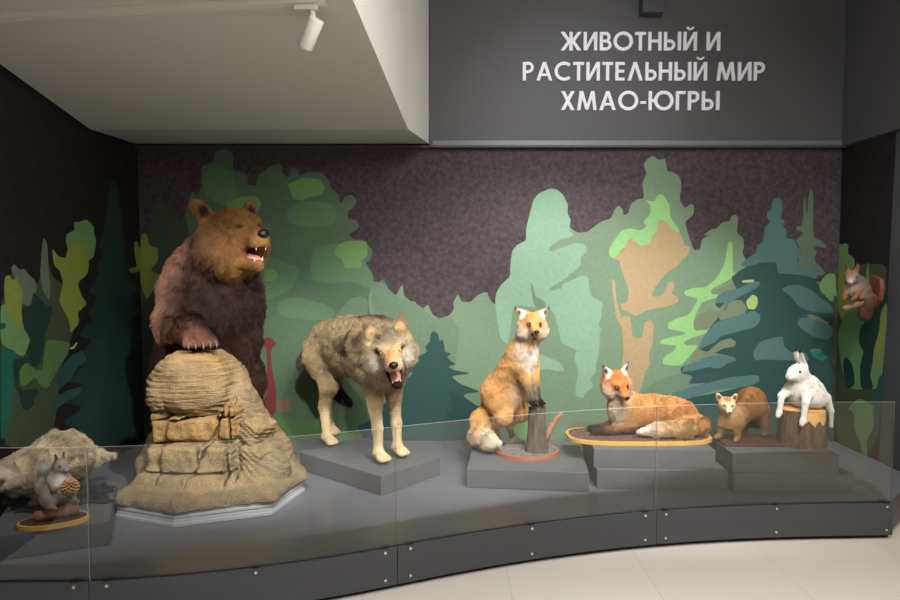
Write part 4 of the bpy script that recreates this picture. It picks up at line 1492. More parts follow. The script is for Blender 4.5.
def fox_head(B, loc, rot, sc, face, open_mouth, earflare=0.0):
    B.frame(loc, rot, sc)
    B.E((0, 0, 0), (0.066, 0.060, 0.056), face, fur=0.016, k=0.03, flow=(-1, 0, 0.25))
    B.E((-0.03, 0, -0.02), (0.06, 0.074, 0.066), face, fur=0.03, k=0.04, flow=(-0.8, 0, -0.3))
    for s in (-1, 1):
        B.E((0.0, s * 0.047, -0.034), (0.044, 0.034, 0.040), WH, fur=0.032, k=0.03, flow=(-0.6, s * 0.8, -0.5))
        ex = 0.055 + earflare
        B.C((-0.022, s * 0.043, 0.045), (-0.028, s * (0.043 + ex * 0.5), 0.112 - earflare * 0.5), 0.036, 0.006, face, 0.010, 0.014, flat=((1, s * 0.3, 0), 0.36), flow=(0, 0, 1))
        B.C((0.0, s * 0.046, 0.052), (-0.010, s * (0.044 + ex * 0.42), 0.096 - earflare * 0.5), 0.021, 0.005, BK, 0, 0.006, flat=((1, s * 0.3, 0), 0.55), sub=True)
        B.E((0.048, s * 0.024, 0.018), (0.020, 0.016, 0.013), face, fur=0.006, k=0.016, flow=(-1, 0, 0.4))
    B.C((0.045, 0, -0.008), (0.118, 0, -0.026), 0.034, 0.016, face, 0.006, 0.022, flow=(-1, 0, 0.1))
    j = 0.030 if open_mouth else 0.012
    B.C((0.03, 0, -0.038), (0.094, 0, -0.032 - j), 0.024, 0.0105, WH, 0.007, 0.014, flow=(-1, 0, -0.2))
    if open_mouth:
        B.C((0.055, 0, -0.036), (0.125, 0, -0.049), 0.006, 0.0125, BK, 0, 0.004, flat=((0, 1, 0), 0.9), sub=True)
        B.P((0.080, 0, -0.042), (0.045, 0.020, 0.015), (92, 44, 40), 0.4, fur=0.0)
        B.P((0.092, 0, -0.060), (0.022, 0.018, 0.010), (52, 40, 36), 0.5, fur=0.002)
    for s in (-1, 1):
        B.P((0.066, s * 0.026, -0.026), (0.045, 0.018, 0.014), WH, 0.6)
        B.P((0.074, s * 0.022, -0.004), (0.022, 0.009, 0.009), (120, 74, 42), 0.7, amt=0.55)
        B.P((0.062, s * 0.031, 0.010), (0.012, 0.012, 0.008), (60, 36, 24), 0.6)
        B.P((-0.005, s * (0.044 + ex * 0.24), 0.076 - earflare * 0.15), (0.020, 0.034, 0.044), WH, 0.3, fur=0.005)
        B.P((-0.004, s * (0.046 + ex * 0.30), 0.078 - earflare * 0.25), (0.020, 0.017, 0.031), BK, 0.5, fur=0.003)
        B.P((-0.034, s * (0.046 + ex * 0.52), 0.110 - earflare * 0.5), (0.03, 0.014, 0.014), BK, 0.5)
        B.B((0.066, s * 0.031, 0.009), 0.0125)
        B.P((0.066, s * 0.031, 0.009), 0.015, (70, 44, 30), 0.5, fur=0.002)
    B.B((0.133, 0, -0.02), 0.014)
    return B.fr.copy()


def fox_face(o, H, open_mouth):
    ball('nose', o, (0.131, 0, -0.021), 0.0125, M['nose'], (0.85, 1.1, 0.85), seg=14, frame=H)
    for s in (-1, 1):
        e = ball('eye', o, (0.0625, s * 0.031, 0.0085), 0.0082, M['eye_amber'], seg=14, frame=H)
        ball('pupil', e, (0.0688, s * 0.0318, 0.0088), 0.0036, M['eye'], seg=10, frame=H)
    if open_mouth:
        ball('tongue', o, (0.085, 0, -0.050), 0.022, M['tongue'], (1.0, 0.5, 0.2), rot=(0, 18, 0), seg=14, frame=H)
        for s in (-1, 1):
            horn('tooth', o, (0.108, s * 0.009, -0.036), (0.110, s * 0.009, -0.043), (0.108, s * 0.009, -0.050), 0.0025, M['tooth'], frame=H)


def standing_fox():
    B = Body()
    B.C((-0.15, -0.01, 0.33), (0.03, -0.01, 0.60), 0.115, 0.095, OR, 0.030, 0.07, flow=(-0.5, 0, -1))
    B.E((-0.12, -0.01, 0.34), (0.125, 0.100, 0.14), OR, rot=(0, -35, 0), fur=0.032, k=0.06, flow=(-0.4, 0, -1))
    B.E((0.045, -0.015, 0.585), (0.080, 0.078, 0.12), OR, fur=0.034, k=0.06, flow=(-0.2, 0, -1))
    B.C((0.06, -0.015, 0.64), (0.15, -0.045, 0.775), 0.080, 0.064, OR, 0.036, 0.05, flow=(-0.5, 0.1, -1))
    B.E((0.115, -0.045, 0.655), (0.055, 0.062, 0.10), WH, fur=0.04, k=0.04, flow=(0.1, 0, -1))
    for s, dz in ((-1, 0.0), (1, -0.004)):
        y = s * 0.042
        B.C((0.085, y * 1.2 - 0.01, 0.55), (0.115, y - 0.005, 0.45), 0.045, 0.029, OR, 0.018, 0.035)
        B.C((0.115, y - 0.005, 0.45), (0.140, y * 0.85, 0.345), 0.026, 0.020, BK, 0.010, 0.015)
        B.C((0.138, y * 0.85, 0.335), (0.175, y * 0.85, 0.318), 0.021, 0.016, BK, 0.007, 0.012)
        for t in (-0.013, 0.0, 0.013):
            B.C((0.165, y * 0.85 + t, 0.318), (0.192, y * 0.85 + t * 1.1, 0.310), 0.0105, 0.008, BK, 0.004, 0.005)
        # hind legs
        yh = s * 0.068
        B.C((-0.15, yh, 0.34), (-0.045, yh * 1.25, 0.20), 0.092, 0.050, OR, 0.025, 0.05, flow=(0.2, 0, -1))
        B.C((-0.045, yh * 1.25, 0.20), (-0.155, yh, 0.105), 0.044, 0.024, (212, 170, 116), 0.018, 0.03)
        B.C((-0.155, yh, 0.105), (-0.115, yh, 0.03), 0.022, 0.018, (70, 52, 44), 0.009, 0.015)
        B.C((-0.118, yh, 0.022), (-0.065, yh, 0.014), 0.020, 0.014, (52, 42, 40), 0.006, 0.012)
    # brush curling round to the front
    B.C((-0.21, -0.03, 0.27), (-0.235, -0.12, 0.15), 0.042, 0.056, OR, 0.040, 0.04)
    B.C((-0.235, -0.12, 0.15), (-0.165, -0.195, 0.070), 0.058, 0.064, (206, 150, 88), 0.045, 0.035)
    B.C((-0.165, -0.195, 0.070), (-0.05, -0.212, 0.062), 0.062, 0.052, (236, 218, 190), 0.045, 0.03)
    B.C((-0.05, -0.212, 0.062), (0.005, -0.20, 0.058), 0.050, 0.026, WH, 0.040, 0.02)
    B.P((0.14, -0.03, 0.64), (0.05, 0.055, 0.13), WH, 0.6)
    B.P((0.05, -0.01, 0.36), (0.09, 0.07, 0.14), (216, 194, 164), 0.9, amt=0.7)
    H = fox_head(B, (0.180, -0.056, 0.825), (0, 2, -38), 1.16, (216, 160, 96), True, 0.045)
    B.body()

    def shade(V, c):
        n = snoise(V, 20, 2)[:, None]
        return c * (1 + 0.10 * n)
    B.shade = shade
    o = make_animal('red_fox', B, 0.006, (0.450, 4.33, DECK + 0.140), R(-50), 80000, 'red fox standing up with its forepaws on a stump', 'fox', seed=8,
                    thick=0.0011, lift=0.36, var=0.13, clump=0.4)
    fox_face(o, H, True)
    return o


def lying_fox():
    B = Body()
    B.C((0.07, 0.01, 0.135), (-0.26, 0.0, 0.105), 0.100, 0.105, RD, 0.028, 0.06, flow=(-1, 0, -0.3))
    B.E((-0.10, 0.0, 0.13), (0.22, 0.095, 0.095), OR, fur=0.028, k=0.06, flow=(-1, 0, -0.3))
    B.E((-0.255, 0.055, 0.105), (0.125, 0.070, 0.098), RD, rot=(0, 18, 0), fur=0.026, k=0.04, flow=(-0.9, 0.1, -0.6))
    B.E((0.085, 0.035, 0.14), (0.085, 0.085, 0.125), OR, fur=0.035, k=0.05, flow=(-0.2, 0.1, -1))
    B.C((0.085, 0.03, 0.19), (0.135, 0.075, 0.285), 0.078, 0.062, OR, 0.034, 0.05, flow=(-0.3, 0.1, -1))
    B.E((0.13, 0.078, 0.175), (0.055, 0.050, 0.10), (206, 196, 184), fur=0.036, k=0.04, flow=(0, 0, -1))
    for s in (-1, 1):
        y = 0.03 + s * 0.05
        B.C((0.05, y, 0.07), (0.19, y + 0.015, 0.032), 0.038, 0.024, (150, 92, 56), 0.016, 0.03)
        B.C((0.19, y + 0.015, 0.030), (0.30, y + 0.01, 0.018), 0.024, 0.018, BK, 0.009, 0.015)
    B.C((-0.26, 0.10, 0.05), (-0.16, 0.135, 0.03), 0.035, 0.022, (150, 96, 60), 0.014, 0.03)
    # brush along the front edge
    B.C((-0.35, 0.0, 0.08), (-0.385, 0.085, 0.060), 0.045, 0.052, RD, 0.035, 0.04)
    B.C((-0.385, 0.085, 0.060), (-0.27, 0.155, 0.058), 0.054, 0.054, (180, 134, 86), 0.038, 0.03)
    B.C((-0.27, 0.155, 0.058), (-0.09, 0.165, 0.050), 0.054, 0.042, (196, 160, 116), 0.036, 0.03)
    B.C((-0.09, 0.165, 0.050), (0.02, 0.158, 0.036), 0.040, 0.014, WH, 0.028, 0.02)
    B.P((-0.16, 0.09, 0.085), (0.05, 0.05, 0.07), (132, 84, 46), 0.8, amt=0.7)
    B.P((-0.04, 0.075, 0.16), (0.05, 0.05, 0.06), (214, 164, 108), 0.8, amt=0.5)
    H = fox_head(B, (0.150, 0.095, 0.335), (7, 20, 103), 1.14, (200, 122, 66), False, 0.012)
    B.body()
    B.shade = lambda V, c: c * (1 + 0.10 * snoise(V, 22, 4)[:, None])
    o = make_animal('red_fox', B, 0.006, (1.21, 4.25, DECK + 0.262), R(180), 75000, 'red fox lying on an oval board with its tail curled forward', 'fox', seed=11,
                    thick=0.0011, lift=0.34, var=0.13, clump=0.4)
    fox_face(o, H, False)
    return o


standing_fox()
lying_fox()
# ------------------------------------------------------------------ small animals
def face(o, H, eye, er, nose, nr, eyemat='eye'):
    if nose is not None:
        ball('nose', o, nose, nr, M['nose'], (0.8, 1.1, 0.8), seg=12, frame=H)
    for s in (-1, 1):
        ball('eye', o, (eye[0], s * eye[1], eye[2]), er, M[eyemat], seg=12, frame=H)


def marten():
    B = Body()
    br, hd, lg = (158, 110, 68), (226, 200, 160), (112, 80, 56)
    B.E((-0.135, 0.03, 0.205), (0.110, 0.085, 0.100), br, rot=(0, 0, 0), fur=0.026, k=0.05, flow=(-0.8, 0, -0.6))
    B.C((-0.10, 0.025, 0.19), (0.065, -0.02, 0.125), 0.078, 0.056, (140, 98, 62), 0.022, 0.05, flow=(-0.8, 0, -0.5))
    B.C((0.06, -0.02, 0.13), (0.11, -0.04, 0.20), 0.054, 0.044, (196, 156, 110), 0.020, 0.04, flow=(-0.3, 0, -1))
    B.E((0.09, -0.045, 0.115), (0.045, 0.052, 0.055), (200, 160, 108), fur=0.02, k=0.03, flow=(0, 0, -1))
    for s in (-1, 1):
        B.C((0.075, -0.035 + s * 0.042, 0.10), (0.10, -0.04 + s * 0.055, 0.025), 0.032, 0.017, lg, 0.012, 0.025)
        B.C((0.10, -0.04 + s * 0.055, 0.016), (0.14, -0.045 + s * 0.058, 0.012), 0.016, 0.013, (150, 108, 78), 0.006, 0.012)
        B.C((-0.17, 0.03 + s * 0.055, 0.15), (-0.16, 0.05 + s * 0.062, 0.03), 0.055, 0.018, lg, 0.014, 0.025)
        B.C((-0.175, 0.05 + s * 0.062, 0.015), (-0.125, 0.045 + s * 0.062, 0.012), 0.016, 0.013, lg, 0.006, 0.012)
    B.C((-0.21, 0.04, 0.15), (-0.30, 0.02, 0.05), 0.030, 0.036, lg, 0.026, 0.03)
    B.C((-0.30, 0.02, 0.05), (-0.25, -0.06, 0.035), 0.036, 0.020, lg, 0.026, 0.02)
    B.frame((0.125, -0.045, 0.232), (0, 14, 30), 1.22)
    B.E((0, 0, 0), (0.042, 0.038, 0.034), hd, fur=0.010, k=0.02, flow=(-1, 0, 0.2))
    B.C((0.025, 0, -0.008), (0.062, 0, -0.018), 0.022, 0.012, (240, 226, 200), 0.004, 0.012, flow=(-1, 0, 0))
    for s in (-1, 1):
        B.C((-0.012, s * 0.034, 0.022), (-0.014, s * 0.043, 0.040), 0.018, 0.012, (214, 186, 146), 0.007, 0.008, flat=((1, s * 0.3, 0), 0.45), flow=(0, 0, 1))
        B.P((-0.004, s * 0.038, 0.031), (0.008, 0.011, 0.012), (104, 76, 58), 0.6)
    B.P((0.015, 0, 0.032), (0.035, 0.02, 0.014), (178, 130, 90), 0.7)
    for s in (-1, 1):
        B.P((0.042, s * 0.013, 0.004), (0.014, 0.006, 0.005), (176, 138, 104), 0.6)
        B.B((0.038, s * 0.020, 0.006), 0.007)
    H = B.fr.copy()
    o = make_animal('pine_marten', B, 0.0045, (1.835, 4.13, DECK + 0.2505), R(-130), 36000, 'brown marten with a pale face beside the hare stump', 'marten', seed=21, thick=0.0010, lift=0.34, var=0.14, clump=0.4)
    face(o, H, (0.0365, 0.0200, 0.006), 0.0048, (0.072, 0, -0.016), 0.0070)


def hare():
    B = Body()
    w, g = (224, 220, 212), (206, 200, 192)
    B.E((-0.005, 0, 0.085), (0.088, 0.086, 0.100), w, rot=(0, -10, 0), fur=0.022, k=0.04, flow=(-0.6, 0, -0.8))
    B.E((-0.055, 0.0, 0.080), (0.070, 0.085, 0.085), w, fur=0.022, k=0.04, flow=(-0.6, 0, -0.8))
    B.C((0.015, 0, 0.115), (0.050, 0, 0.185), 0.072, 0.054, w, 0.020, 0.04, flow=(-0.2, 0, -1))
    for s, a, b, c in ((-1, (0.055, -0.055, 0.10), (0.120, -0.065, 0.055), (0.140, -0.062, -0.045)), (1, (0.05, 0.055, 0.10), (0.110, 0.088, 0.045), (0.136, 0.092, -0.065))):
        B.C(a, b, 0.032, 0.019, w, 0.012, 0.025)
        B.C(b, c, 0.0175, 0.0135, w, 0.009, 0.012)
        B.C(c, (c[0] + 0.012, c[1], c[2] - 0.020), 0.018, 0.013, w, 0.006, 0.01)
    # thighs on the stump, one hind foot slipping over its far edge
    B.E((-0.04, 0.075, 0.050), (0.070, 0.036, 0.055), w, fur=0.016, k=0.03)
    B.E((-0.04, -0.075, 0.050), (0.070, 0.036, 0.055), w, fur=0.016, k=0.03)
    B.C((-0.09, 0.085, 0.05), (-0.126, 0.098, -0.03), 0.028, 0.015, w, 0.010, 0.02)
    B.C((-0.126, 0.098, -0.03), (-0.142, 0.092, -0.13), 0.014, 0.010, g, 0.008, 0.012)
    B.frame((0.068, 0.004, 0.208), (0, 4, -6), 1.10)
    B.E((0, 0, 0), (0.060, 0.043, 0.046), w, fur=0.011, k=0.02, flow=(-1, 0, 0.1))
    B.C((0.03, 0, -0.010), (0.062, 0, -0.016), 0.032, 0.021, w, 0.006, 0.02, flow=(-1, 0, 0))
    for s, tip in ((-1, (-0.010, -0.020, 0.120)), (1, (0.018, 0.034, 0.126))):
        B.C((-0.026, s * 0.018, 0.034), (tip[0], tip[1], tip[2]), 0.021, 0.011, w, 0.006, 0.012, flat=((0.35, 1, 0), 0.5), flow=(0, 0, 1))
        B.C((-0.012, s * 0.024, 0.052), (tip[0] + 0.006, tip[1] + 0.006, tip[2] - 0.012), 0.011, 0.006, g, 0, 0.004, flat=((0.35, 1, 0), 0.55), sub=True)
        B.P((tip[0], tip[1], tip[2] + 0.004), (0.014, 0.014, 0.016), (44, 40, 40), 0.6)
        B.P((tip[0] * 0.7, tip[1] + 0.006, 0.085), (0.007, 0.010, 0.028), (196, 180, 170), 0.7)
        B.B((0.028, s * 0.037, 0.012), 0.010)
    B.P((0.083, 0, -0.012), (0.010, 0.010, 0.008), (222, 190, 178), 0.6)
    H = B.fr.copy()
    o = make_animal('white_hare', B, 0.005, (2.188, 4.048, DECK + 0.23 + 0.247), R(-152), 42000, 'white hare in winter coat sitting on the cut stump', 'hare', seed=23, thick=0.0011, lift=0.36, var=0.06, clump=0.4)
    face(o, H, (0.026, 0.0365, 0.012), 0.0085, None, 0)


def squirrel(B, coat, belly, tail=True):
    pass


def cone_squirrel():
    B = Body()
    g, w, r = (150, 142, 134), (222, 216, 208), (150, 112, 84)
    B.frame((0, 0, 0), (0, 0, 0), 1.14)
    B.E((0, 0, 0.075), (0.042, 0.046, 0.062), g, rot=(0, 12, 0), fur=0.014, k=0.03, flow=(-0.3, 0, -1))
    B.E((-0.012, 0, 0.045), (0.046, 0.056, 0.044), g, fur=0.014, k=0.03, flow=(-0.3, 0, -1))
    B.C((0.01, 0, 0.12), (0.02, 0, 0.155), 0.034, 0.027, g, 0.011, 0.025, flow=(-0.2, 0, -1))
    for s in (-1, 1):
        B.E((0.01, s * 0.042, 0.035), (0.038, 0.020, 0.036), g, fur=0.012, k=0.02, flow=(-0.3, 0, -1))
        B.C((0.02, s * 0.045, 0.012), (0.062, s * 0.046, 0.010), 0.012, 0.009, r, 0.004, 0.01)
        B.C((0.022, s * 0.033, 0.112), (0.048, s * 0.040, 0.086), 0.014, 0.010, g, 0.006, 0.012)
        B.C((0.048, s * 0.040, 0.086), (0.070, s * 0.026, 0.094), 0.0095, 0.0075, r, 0.003, 0.008)
    B.P((0.045, 0, 0.085), (0.034, 0.034, 0.055), w, 0.6)
    B.C((-0.045, 0, 0.035), (-0.085, 0.0, 0.06), 0.018, 0.026, g, 0.028, 0.02)
    B.C((-0.085, 0.0, 0.06), (-0.080, 0.0, 0.13), 0.026, 0.024, (186, 180, 172), 0.030, 0.02)
    B.C((-0.080, 0.0, 0.13), (-0.095, 0.0, 0.16), 0.022, 0.010, (150, 140, 130), 0.024, 0.015)
    B.frame((0.0365, 0, 0.196), (0, 12, 14), 1.15)
    B.E((0, 0, 0), (0.032, 0.025, 0.026), g, fur=0.006, k=0.015, flow=(-1, 0, 0.1))
    B.C((0.02, 0, -0.006), (0.036, 0, -0.010), 0.016, 0.009, g, 0.003, 0.010, flow=(-1, 0, 0))
    for s in (-1, 1):
        B.C((-0.008, s * 0.016, 0.020), (-0.012, s * 0.020, 0.044), 0.010, 0.005, (110, 84, 68), 0.014, 0.006, flat=((1, s * 0.4, 0), 0.5), flow=(0, 0, 1))
        B.B((0.016, s * 0.021, 0.006), 0.006)
    H = B.fr.copy()
    q = LOGC
    o = make_animal('squirrel', B, 0.004, (q.x, q.y, q.z + 0.0), R(-28), 26000, 'grey squirrel standing on a small log holding a pine cone', 'squirrel', seed=27, thick=0.0009, lift=0.36, var=0.12, clump=0.35)
    face(o, H, (0.0155, 0.0205, 0.006), 0.0052, (0.0435, 0, -0.009), 0.0036)
    c, s_ = math.cos(R(-28)), math.sin(R(-28))
    lp = Vector((0.102, 0, 0.108))
    return Vector((q.x + lp.x * c, q.y + lp.x * s_, q.z + lp.z)), R(-28)


def pine_cone(loc, rz, size, label):
    V, Fc = [], []
    n = 0
    for ring in range(9):
        t = ring / 8
        rr = size * (0.20 + 0.36 * math.sin(math.pi * (0.12 + 0.80 * t)) ** 0.8) * (1 - 0.35 * t)
        z = size * (t - 0.5)
        for k in range(9):
            a = 2 * math.pi * (k + 0.5 * (ring % 2)) / 9
            d = Vector((math.cos(a), math.sin(a), 0))
            tn = Vector((-math.sin(a), math.cos(a), 0))
            p = d * rr * 0.4 + Vector((0, 0, z))
            q = d * rr * 1.25 + Vector((0, 0, z + size * 0.05))
            wv = size * 0.115 * (1 - 0.3 * t)
            th = Vector((0, 0, size * 0.035))
            i = len(V)
            V += [p - tn * wv * 0.5 - th, p + tn * wv * 0.5 - th, q + tn * wv - th, q + d * wv * 0.5, q - tn * wv - th,
                  p - tn * wv * 0.5 + th, p + tn * wv * 0.5 + th, q + tn * wv + th, q - tn * wv + th]
            Fc += [(i, i + 4, i + 3, i + 2, i + 1), (i + 5, i + 6, i + 7, i + 3, i + 8), (i, i + 1, i + 6, i + 5), (i + 1, i + 2, i + 7, i + 6), (i + 4, i, i + 5, i + 8), (i + 2, i + 3, i + 7), (i + 3, i + 4, i + 8)]
    i = len(V)
    Vt, Ft = tube([(0, 0, -size * 0.5), (0, 0, 0), (0, 0, size * 0.52)], [size * 0.14, size * 0.22, size * 0.05], 10)
    V += Vt
    Fc += [tuple(i + j for j in f) for f in Ft]
    o = mesh_obj('pine_cone', V, Fc, M['cone'])
    o.location = loc
    o.rotation_euler = (R(12), R(24), rz)
    return tag(o, label, 'pine cone')


M['cone'] = mat('pine_cone_brown', (178, 138, 98), 0.7, 0.2, noise=0.25, nscale=60)
M['wood_edge'] = mat('varnished_yellow_wood', (214, 168, 84), 0.35, 0.4, noise=0.12, nscale=24, stretch=(1, 1, 8))
M['wood_dark'] = mat('dark_stained_wood', (84, 52, 40), 0.5, 0.35, noise=0.2, nscale=30)
M['wood_red'] = mat('red_brown_wood', (176, 104, 74), 0.4, 0.4, noise=0.12, nscale=20)
M['wood_plaque'] = mat('brown_plaque', (118, 66, 48), 0.45, 0.4, noise=0.12, nscale=20)
M['bark'] = mat('bark', (100, 78, 64), 0.85, 0.15, noise=0.45, nscale=40, bump=1.0, bscale=46, stretch=(1, 1, 0.3))
M['bark_grey'] = mat('grey_bark', (88, 82, 72), 0.85, 0.15, noise=0.4, nscale=34, bump=1.0, bscale=40, stretch=(1, 1, 0.3))
M['log'] = mat('peeled_log', (150, 108, 84), 0.6, 0.25, noise=0.3, nscale=30, bump=0.5, bscale=40)
M['cut'] = mat('fresh_cut_wood', (226, 170, 102), 0.55, 0.3, noise=0.15, nscale=16)
M['gravel'] = mat('grey_gravel', (120, 118, 116), 0.85, 0.2, noise=0.5, nscale=90, bump=1.0, bscale=90)
M['chips'] = mat('brown_bark_chips', (112, 82, 72), 0.85, 0.2, noise=0.5, nscale=70, bump=1.0, bscale=80)
M['cloth'] = mat('black_cloth', (40, 40, 44), 0.62, 0.3, noise=0.1, nscale=50)


def oval(cx, cy, a, b, n=48, power=2.0):
    out = []
    for i in range(n):
        t = 2 * math.pi * i / n
        c, s = math.cos(t), math.sin(t)
        out.append((cx + a * math.copysign(abs(c) ** (2 / power), c), cy + b * math.copysign(abs(s) ** (2 / power), s)))
    return out


def chips_on(name, parent, cx, cy, a, b, z, n, size, m, seed, power=2.0, flat=0.4):
    """ground cover: a layer of small chips, one part"""
    rs = random.Random(seed)
    bm = bmesh.new()
    k = 0
    while k < n:
        u, v = rs.uniform(-1, 1), rs.uniform(-1, 1)
        if abs(u) ** power + abs(v) ** power > 1:
            continue
        k += 1
        s = size * rs.uniform(0.6, 1.4)
        r = bmesh.ops.create_icosphere(bm, subdivisions=1, radius=1.0)
        Mx = Matrix.Translation((cx + u * a, cy + v * b, z + s * 0.2)) @ Euler((rs.uniform(-.4, .4), rs.uniform(-.4, .4), rs.uniform(0, 6.28))).to_matrix().to_4x4() @ Matrix.Diagonal((s * rs.uniform(1, 1.9), s * 0.8, s * flat, 1))
        bmesh.ops.transform(bm, matrix=Mx, verts=r['verts'])
    bm2 = prism_bm(oval(cx, cy, a, b, 40, power), z - 0.004, z + size * 0.15)
    me = bpy.data.meshes.new('tmp')
    bm2.to_mesh(me)
    bm2.free()
    bm.from_mesh(me)
    bpy.data.meshes.remove(me)
    o = bm_obj(name, bm, m, parent)
    o['kind'] = 'stuff'
    return o


def stump_mesh(name, parent, c, r0, r1, h, m_side, m_top, seed, flare=0.15, n=40):
    rs = random.Random(seed)
    ph = [rs.uniform(0, 6.28) for _ in range(4)]
    V, Fc, K = [], [], []
    L = 10
    for i in range(L + 1):
        t = i / L
        r = r0 + (r1 - r0) * t + r0 * flare * (1 - t) ** 4
        for k in range(n):
            a = 2 * math.pi * k / n
            q = r * (1 + 0.03 * math.sin(3 * a + ph[0]) + 0.02 * math.sin(5 * a + ph[1] + t) + 0.018 * math.sin(17 * a + ph[2] + 0.8 * t) + 0.012 * rs.uniform(-1, 1))
            V.append((c[0] + q * math.cos(a), c[1] + q * math.sin(a), c[2] + h * t + 0.004 * math.sin(2 * a + ph[3]) * t))
    for i in range(L):
        for k in range(n):
            Fc.append((i * n + k, i * n + (k + 1) % n, (i + 1) * n + (k + 1) % n, (i + 1) * n + k))
            K.append(0)
    Fc.append(tuple(range(n))[::-1])
    K.append(0)
    Fc.append(tuple(L * n + k for k in range(n)))
    K.append(1)
    return mesh_obj(name, V, Fc, [m_side, m_top], parent, False, K)


# mount of the standing fox: round red-edged base, gravel, stump with a side branch
def fox_mount():
    c = on_z(528.5, 464.6, PT)
    root = empty('fox_mount', (0.50, 4.285, PT))
    tag(root, 'round red-edged base with gravel and stump under the standing fox', 'display base')
    a, b = 0.215, 0.205
    bm_obj('wooden_base', prism_bm(oval(0, 0, a, b), 0.0005, 0.022, 0.006), M['wood_red'], root)
    chips_on('gravel', root, 0, 0, a * 0.90, b * 0.90, 0.022, 420, 0.007, M['gravel'], 3)
    stump_mesh('stump', root, (0.065, -0.055, 0.020), 0.062, 0.054, 0.292, M['bark_grey'], M['wood_dark'], 5, 0.25)
    V, Fc = tube([(0.10, -0.04, 0.05), (0.135, -0.03, 0.13), (0.19, -0.02, 0.22), (0.235, -0.02, 0.265)], [0.030, 0.026, 0.019, 0.010], 12)
    mesh_obj('side_branch', V, Fc, M['log'], root, True)
    # mossy bump behind the hind feet
    V, Fc = tube([(-0.12, 0.10, 0.02), (-0.06, 0.125, 0.045), (0.0, 0.12, 0.025)], [0.012, 0.03, 0.012], 10)
    mesh_obj('root_lump', V, Fc, M['bark_grey'], root, True)


fox_mount()


def lying_board():
    z = P2
    l, r = on_z(567.5, 436, z + 0.02), on_z(711, 436, z + 0.02)
    f = on_z(638, 446, z)
    cx, hw = (l.x + r.x) / 2, (r.x - l.x) / 2
    root = empty('fox_board', (cx, f.y + 0.205, z))
    tag(root, 'long oval board with yellow wooden rim and bark chips under the lying fox', 'display base')
    bm_obj('wooden_board', prism_bm(oval(0, 0, hw, 0.205, 64, 3.2), 0.0005, 0.022, 0.007), M['wood_edge'], root)
    chips_on('bark_chips', root, 0, 0, hw * 0.955, 0.18, 0.022, 900, 0.008, M['chips'], 7, 3.2)


lying_board()
standing_board = None


def marten_board():
    root = bm_obj('marten_board', box_bm(0, 0, 0.009, 0.37, 0.24, 0.016, 0.003), M['wood_dark'])
    p = on_z(746, 449, P2)
    root.location = (1.875, 4.11, P2)
    root.rotation_euler = (0, 0, R(-2))
    tag(root, 'thin dark brown board under the marten', 'display base')


marten_board()


def hare_stump():
    root = empty('cut_stump', (2.185, 4.062, P2))
    tag(root, 'short brown bark stump with a fresh cut top under the hare', 'stump')
    stump_mesh('bark', root, (0, 0, 0.0005), 0.138, 0.128, 0.222, M['bark'], M['cut'], 9, 0.04)
    V, Fc = [], []
    n = 40
    for i in range(n):
        a = 2 * math.pi * i / n
        V.append((0.122 * math.cos(a), 0.122 * math.sin(a), 0.219))
        V.append((0.118 * math.cos(a), 0.118 * math.sin(a), 0.229))
    for i in range(n):
        j = (i + 1) % n
        Fc.append((2 * i, 2 * j, 2 * j + 1, 2 * i + 1))
    Fc.append(tuple(2 * i + 1 for i in range(n)))
    Fc.append(tuple(2 * i for i in range(n))[::-1])
    mesh_obj('cut_face', V, Fc, M['cut'], root)
    # bare patch where the bark is gone
    V, Fc = [], []
    for i in range(9):
        a = R(-108) + R(62) * i / 8
        for z, r in ((0.155 + 0.02 * math.sin(i * 1.7), 0.1335), (0.222, 0.1315)):
            for rr in (r - 0.006, r + 0.004):
                V.append((rr * math.cos(a), rr * math.sin(a), z))
    for i in range(8):
        a, b = i * 4, (i + 1) * 4
        Fc += [(a + 1, b + 1, b + 3, a + 3), (a, a + 2, b + 2, b), (a + 2, a + 3, b + 3, b + 2), (a, b, b + 1, a + 1)]
    Fc += [(0, 1, 3, 2), (32, 34, 35, 33)]
    mesh_obj('peeled_patch', V, Fc, M['cut'], root)


hare_stump()
marten()
hare()


# squirrel with the pine cone
def cone_mount():
    c = on_z(54, 519, PT + 0.02)
    ang = math.atan2(EXL.y, EXL.x)
    root = empty('squirrel_mount', (c.x, c.y, PT), ang)
    tag(root, 'small oval board with yellow rim and a short log under the pine-cone squirrel', 'display base')
    bm_obj('wooden_base', prism_bm(oval(0, 0, 0.152, 0.088), 0.0005, 0.022, 0.006), M['wood_edge'], root)
    bm_obj('stained_top', prism_bm(oval(0, 0, 0.140, 0.077), 0.0215, 0.0235), M['wood_dark'], root)
    V, Fc = tube([(-0.075, -0.012, 0.046), (-0.04, -0.010, 0.050), (0.02, -0.004, 0.054), (0.075, 0.004, 0.058), (0.105, 0.008, 0.060)], [0.024, 0.026, 0.029, 0.033, 0.030], 16)
    mesh_obj('log', V, Fc, M['log'], root, True)
    return c, ang


cc, ca = cone_mount()
LOGC = Vector((cc.x + 0.015, cc.y + 0.005, PT + 0.086))
pc, prz = cone_squirrel()
pine_cone(pc, prz, 0.066, 'pine cone held in the paws of the grey squirrel')


